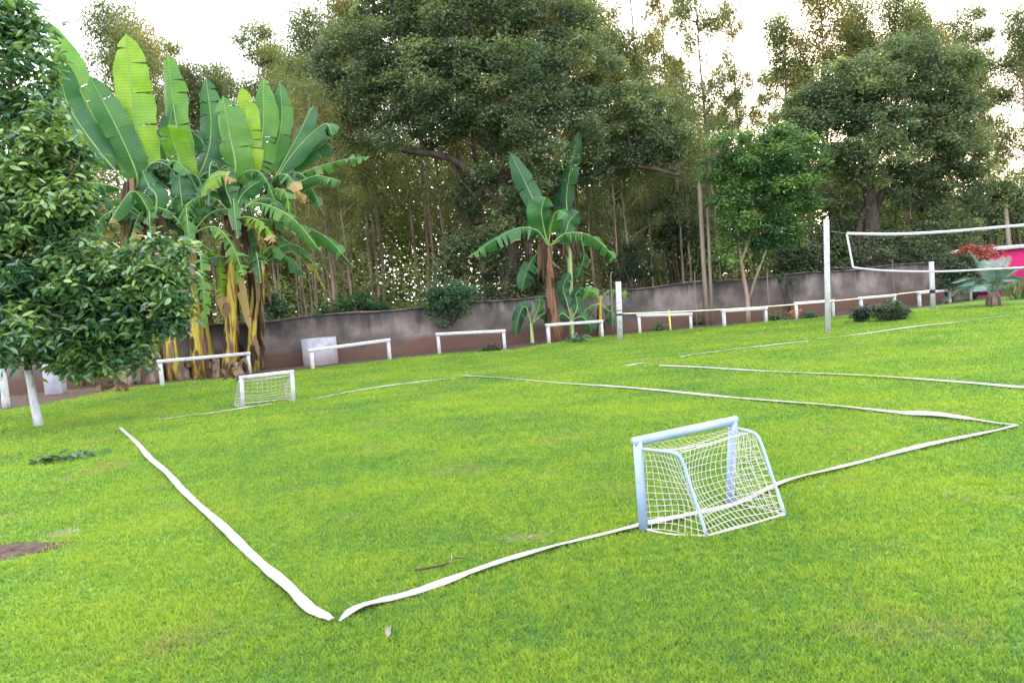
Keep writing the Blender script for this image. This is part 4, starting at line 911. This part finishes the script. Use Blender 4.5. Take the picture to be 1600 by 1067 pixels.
for i, u, v, y, lb in [
    (6, 165, 22, 36, 'sparse slender tree rising behind the leftmost banana leaves'), (7, 212, 55, 40, 'thin brownish tree between the two tallest banana paddles'), (6, 305, 118, 42, 'low fuzzy tree top right of the notched banana leaf'),
    (9, 392, 48, 38, 'airy green tree top against the white sky, above the right banana leaves'), (6, 430, 85, 42, 'short leafy tree between the airy tree and the huge dark crown'),
    (6, 480, 32, 34, 'pointed leafy tree hugging the left edge of the huge dark crown'), (7, 540, 0, 36, 'golden brown tree top over the left shoulder of the huge dark crown'),
    (6, 905, -10, 40, 'grey green tree top poking out above the right side of the huge crown'), (8, 985, -60, 38, 'very open tree with hanging twigs right of the huge crown'),
    (9, 1088, -70, 33, 'tall open tree with one clearly visible straight trunk left of the sky gap'), (8, 1145, 20, 38, 'golden edged open tree beside the wide sky gap'),
    (8, 1035, 0, 42, 'golden brown open tree just left of the straight bare trunk'), (6, 1220, 40, 38, 'grey green tree at the left side of the broad rounded tree'),
    (7, 1278, -25, 37, 'tallest golden tipped tree above the broad rounded tree'), (6, 1325, 15, 38, 'green conical tree top above the left part of the broad rounded tree'),
    (6, 1400, 0, 36, 'rounded grey tree top over the middle of the broad rounded tree'), (7, 1455, 45, 40, 'low grey tree top over the right part of the broad rounded tree'),
    (9, 1510, 22, 34, 'drooping slender tree at the right of the broad rounded tree'), (6, 1600, 28, 33, 'dense drooping tree cut by the right edge of the photo')]:
    place_euc(i, u, v, y, lb)
for i, u, v, y in [(9, 1015, 70, 41), (8, 1065, 95, 43), (9, 1125, 120, 37), (8, 1168, 165, 41), (6, 1000, 150, 33), (6, 1055, 185, 34), (6, 1250, 110, 41), (7, 1345, 55, 39), (6, 1425, 35, 39),
                   (6, 1490, 62, 41), (9, 1535, 95, 36), (9, 1566, 215, 41), (6, 1625, 60, 35), (6, 345, 118, 43), (9, 250, 75, 43), (6, 455, 105, 36), (6, 512, 62, 37), (6, 565, 30, 36), (6, 960, 60, 37), (9, 1200, 120, 44)]:
    place_euc(i, u, v, y, 'one of the hazy tree tops filling the belt between the named trees', 'tree tops filling the belt behind')
rr = np.random.default_rng(77)
for k in range(78):
    u = rr.uniform(440, 1130); y = yw(u)+1.2+26*rr.random()**1.7; v_ = rr.uniform(-90, 60) if 580 < u < 900 else rr.uniform(120, 260)
    place_euc(int(rr.choice([0, 2, 4, 0, 2, 4, 1, 3])), u, v_, y, 'slim bare trunked tree of the stand behind the wall, below the huge dark crown', 'slim trunks standing close together behind the wall')
for k in range(12):
    u = rr.uniform(-60, 430); y = rr.uniform(34, 52); place_euc(int(rr.integers(0, 6)), u, rr.uniform(130, 230), y, 'low slim tree behind the banana clump', 'slim trees behind the banana clump')
for k in range(16):
    u = rr.uniform(1130, 1640); y = rr.uniform(36, 56); place_euc(int(rr.integers(0, 6)), u, rr.uniform(150, 260), y, 'low slim tree behind the broad rounded tree', 'slim trees behind the broad rounded tree')

# ------------------------------------------------------------ thicket and far wood (uncountable)
def band(name, label, mat, n_sub, nleaf, x0, x1, yf, hf, L, W, seed, sub_r=.6, tone0=.5):
    r = np.random.default_rng(seed); u = r.uniform(x0, x1, n_sub); y = yf(r, u, n_sub); h = hf(r, u, n_sub)
    c = np.stack([(u-CX)/F*y, y, h], 1)
    si = np.repeat(np.arange(n_sub), nleaf); C = c[si]+r.normal(0, .55, (len(si), 3))*sub_r*[1, 1, .8]; C[:, 2] = np.abs(C[:, 2]); wk = np.array([yw(q) for q in u]); C[:, 1] = np.maximum(C[:, 1], wk[si]+.35)
    ts = r.normal(tone0, .16, n_sub); me = leaf_mesh(name, C, L, W, ts[si]+r.normal(0, .17, len(si)), r=r, flat=.9)
    tag(obj_from_mesh(name, me, mat), label, 'undergrowth', kind='stuff')
band('thicket', 'olive green and brown undergrowth filling the ground between the slim trunks behind the wall', M['olive'], 1250, 70, -700, 2200, lambda r, u, n: np.array([yw(q) for q in u])+.8+r.uniform(0, 10, n), lambda r, u, n: r.uniform(.2, 1, n)**1.6*2.7+.2, .13, .05, 31)
band('far_wood', 'distant olive wood closing the view behind the slim trunks', M['olive'], 4200, 100, -700, 2200, lambda r, u, n: r.uniform(44, 62, n), lambda r, u, n: r.uniform(0, 1, n)**.8*(8.5+1.5*np.sin(u/90)-(u>1150)*2.5), .30, .17, 32, sub_r=1.3)
band('far_wood_tops', 'far dusky tree tops seen between the slim trunks under the huge crown', M['olive'], 520, 90, 440, 1130, lambda r, u, n: r.uniform(50, 62, n), lambda r, u, n: r.uniform(6, 12.5, n)-3.2*((u > 930) | (u < 540)), .26, .09, 33, sub_r=1.1)

# ------------------------------------------------------------ shrubs
def shrub(name, label, blobs, y, mat, nsub, sub_r, nleaf, L, W, base=None, cat='shrub', group=None, stem=.03, tone0=.45, shape='q', stems=5):
    bl = pxblobs(blobs, y); c = np.array(bl)[:, :3].mean(0); b = np.array([c[0], c[1], 0]) if base is None else np.asarray(base)
    t = thing(name, b, label, cat, group); C, tone, cs = blob_points(bl, nsub, sub_r, nleaf, inner=.3, tone0=tone0); C[:, 2] = np.abs(C[:, 2])
    g = MB()
    for q in cs[rng.choice(len(cs), min(stems*3, len(cs)), replace=False)]: g.tube(spline([b, (b+q)/2+rng.normal(0, .08, 3), q], 6), np.linspace(stem, stem*.25, 6), 5)
    g.build('stem', M['bark'], t); obj_from_mesh('foliage', leaf_mesh('foliage', C, L, W, tone, origin=b, shape=shape), mat, t); return t
ys = yw(700)
shrub('hanging_shrub', 'bluish green shrub bulging over the wall top above a bench', [(700, 455, 42, 28), (680, 470, 30, 25), (720, 470, 28, 25), (697, 492, 24, 16), (735, 455, 15, 14)], ys-.25, M['bluish'], 90, .17, 70, .10, .04, base=np.array([Q(700, 500, ys+.6)[0], ys+.6, 0]))
shrub('conifer_shrub', 'dark layered conifer like shrub above the wall, left of the twin poles', [(985, 405, 45, 12), (970, 425, 30, 12), (1005, 425, 28, 10), (985, 385, 25, 8)], yw(985)+1.2, M['darksh'], 80, .2, 80, .10, .03)
shrub('leafy_shrub', 'small dark shrub spilling over the left end of the visible wall', [(432, 490, 28, 18), (425, 470, 20, 14)], yw(430)+.2, M['bluish'], 40, .18, 60, .11, .05)
shrub('leafy_shrub', 'dark green bush on top of the wall above the round tub', [(555, 470, 30, 14), (590, 478, 26, 10), (520, 480, 26, 12)], yw(560)+.9, M['bright'], 50, .22, 60, .12, .05, tone0=.2)
shrub('low_bush', 'left of the two low dark bushes on the lawn by the tall post', [(1350, 489, 20, 11), (1340, 494, 12, 7)], P(1350, 503)[1], M['darksh'], 60, .11, 60, .06, .025, tone0=.6)
shrub('low_bush', 'right and larger of the two low dark bushes on the lawn', [(1390, 484, 26, 15), (1375, 490, 18, 11), (1405, 490, 16, 11)], P(1390, 502)[1], M['darksh'], 90, .12, 70, .06, .025, tone0=.6)
shrub('fern_bush', 'dark bush behind the wall end, below the red flowering bush', [(1500, 415, 30, 22), (1480, 440, 16, 20), (1460, 395, 25, 18)], 27.5, M['darksh'], 70, .25, 70, .11, .045, tone0=.7)
for i, (u, v, ru, rv, lb, mt) in enumerate([(1030, 510, 14, 7, 'low weed at the wall foot behind the roped bench', 'bluish'), (1245, 490, 8, 7, 'tiny green plant with orange flowers beside the bench by the tall post', 'orange'), (1212, 492, 12, 8, 'low weed at the wall foot just left of the orange flowers', 'bright'),
                                   (1265, 493, 14, 5, 'low grey green weed right of the orange flowers', 'bluish'), (1095, 500, 20, 5, 'low weed at the foot of the twin wooden poles', 'bright'), (1230, 440, 18, 22, 'thin leafy climber on the wall by the grey rod', 'bluish'),
                                   (905, 528, 22, 8, 'low leafy weed at the foot of the lone banana', 'bluish'), (770, 543, 18, 6, 'low weed behind the right leg of the bench below the hanging shrub', 'darksh')]):
    shrub('weed', lb, [(u, v, ru, rv)], min(P(u, v+rv)[1] if v > 480 else 99, yw(u)-.15), M[mt], 16, .1, 30, .08, .03, cat='weed', stem=.008, group='weeds along the wall')
# right side thicket behind the wall: individual bushes
for u, v, ru, rv, y, lb, tn in [(1300, 380, 45, 35, 30.5, 'shadowy bush behind the tall white post', .4), (1400, 380, 50, 30, 31, 'dark bush seen through the left half of the volleyball net', .45), (1480, 350, 50, 40, 31, 'green bush seen through the middle of the volleyball net', .6),
                               (1545, 320, 50, 45, 32, 'wide green bush above the magenta building', .6), (1605, 300, 50, 60, 32, 'green bush at the right edge above the magenta building', .65), (1250, 400, 40, 30, 30, 'dark bush behind the trunk of the bright green tree', .35),
                               (1060, 330, 50, 60, 30, 'dark leafy bush left of the twin wooden poles', .35), (1090, 400, 40, 40, 31, 'low dark bush behind the twin wooden poles', .4)]:
    shrub('tall_bush', lb, [(u, v, ru, rv), (u-ru*.5, v+rv*.5, ru*.6, rv*.6), (u+ru*.4, v+rv*.6, ru*.6, rv*.6)], y, M['big'], 90, .38, 130, .12, .055, tone0=tn, group='bushes behind the right half of the wall', stem=.06)

# ------------------------------------------------------------ magenta building, flowering bush, palm
pc = Q(1680, 430, 30.); pc[2] = 0
t = thing('magenta_building', pc, 'low magenta painted building with a white roof edge at the right', 'building')
x0, x1 = Q(1545, 400, 30)[0], Q(1860, 400, 30)[0]; ztop = Q(1575, 390, 30)[2]
g = MB(); g.box(((x0+x1)/2, 32, ztop/2-.02), (x1-x0, 4, ztop), bev=.02); g.build('wall', M['magenta'], t, smooth=False)
g = MB(); g.box(((x0+x1)/2-.5, 32, ztop+.075), (x1-x0+1.9, 4.4, .14), bev=.01); g.build('roof_edge', M['white'], t, smooth=False)
g = MB(); g.box((Q(1571, 400, 30)[0], 29.97, ztop/2-.02), (.35, .06, ztop-.01), bev=.01); g.build('pilaster', simple('deep_pink_paint', (.30, .0, .04), (.36, .002, .055), 1.5, .7, 0), t, smooth=False)
t = shrub('flowering_bush', 'bush covered in coral red flowers left of the magenta building', [(1520, 405, 28, 16), (1500, 415, 18, 14), (1540, 395, 16, 12)], 28.2, M['darksh'], 50, .22, 50, .1, .04, tone0=.7)
C, tone, cs = blob_points(pxblobs([(1522, 400, 30, 15), (1505, 412, 18, 14), (1545, 396, 14, 9)], 28.0), 90, .2, 38, inner=.5); me = leaf_mesh('blossom', C, .09, .075, tone, origin=tuple(t.location)); obj_from_mesh('blossom', me, M['red'], t)
pb = P(1553, 478); t = thing('blue_palm', pb, 'young blue green palm with arching fronds before the magenta building', 'palm')
g = MB(); g.tube([pb-[0, 0, .02], pb+[0, 0, .2], pb+[0, 0, .42]], [.19, .2, .12], 12, jit=.15); g.build('trunk', M['stump'], t)
rr = np.random.default_rng(4)
for q in range(20):
    a = q/20*6.28+rr.uniform(-.1, .1); el = rr.uniform(.25, 1.25); L = rr.uniform(1.1, 1.6); d = np.array([math.cos(a)*math.cos(el), math.sin(a)*math.cos(el), math.sin(el)])
    h0 = pb+[0, 0, .38]; pts = spline([h0, h0+d*L*.5, h0+d*L+np.array([0, 0, -.45*L*math.cos(el)])], 14); g = MB(); g.tube(pts, np.linspace(.016, .004, 14), 4)
    tg = nrm(np.gradient(pts, axis=0)); sd = nrm(np.cross(tg, [0, 0, 1.])); up = np.cross(sd, tg)
    for i in range(3, 14):
        for sg in (-1, 1):
            for sub in (0, .5):
                b_ = pts[i]+(tg[i]*sub*L/14); l = .42*math.sin(.5+2.3*i/14.); e = b_+nrm(sd[i]*sg+tg[i]*.7+up[i]*.25)*l+np.array([0, 0, -l*.18]); wv = tg[i]*.014
                g.add([b_-wv, b_+wv, (b_+e)/2+wv+[0, 0, .02], e, (b_+e)/2-wv+[0, 0, .02]], [(0, 1, 2, 3, 4)], (rr.uniform(.2, .9), .5, .2, 1))
    g.build('frond', M['palm'], t, smooth=False)
for u, v, y, lb in ((1592, 468, 0, 'spiky dark green strap leaved plant right of the blue palm'), (1625, 464, 0, 'spiky strap leaved plant at the right edge below the magenta wall')):
    b_ = P(u, v); t = thing('strap_plant', b_, lb, 'plant', 'strap leaved plants by the palm'); g = MB()
    for q in range(70):
        a = rr.uniform(0, 6.28); L = rr.uniform(.5, 1.0); d = np.array([math.cos(a), math.sin(a), 0]); b0 = b_+d*rr.uniform(0, .3)
        strip(g, [b0, b0+d*L*.35+[0, 0, L*.6], b0+d*L*.8+[0, 0, L*.35]], .02, rr.uniform(.1, .9), 7)
    g.build('leaves', M['bright'], t, smooth=False)
print('objects', len(bpy.data.objects), 'polys', sum(len(m_.polygons) for m_ in bpy.data.meshes))
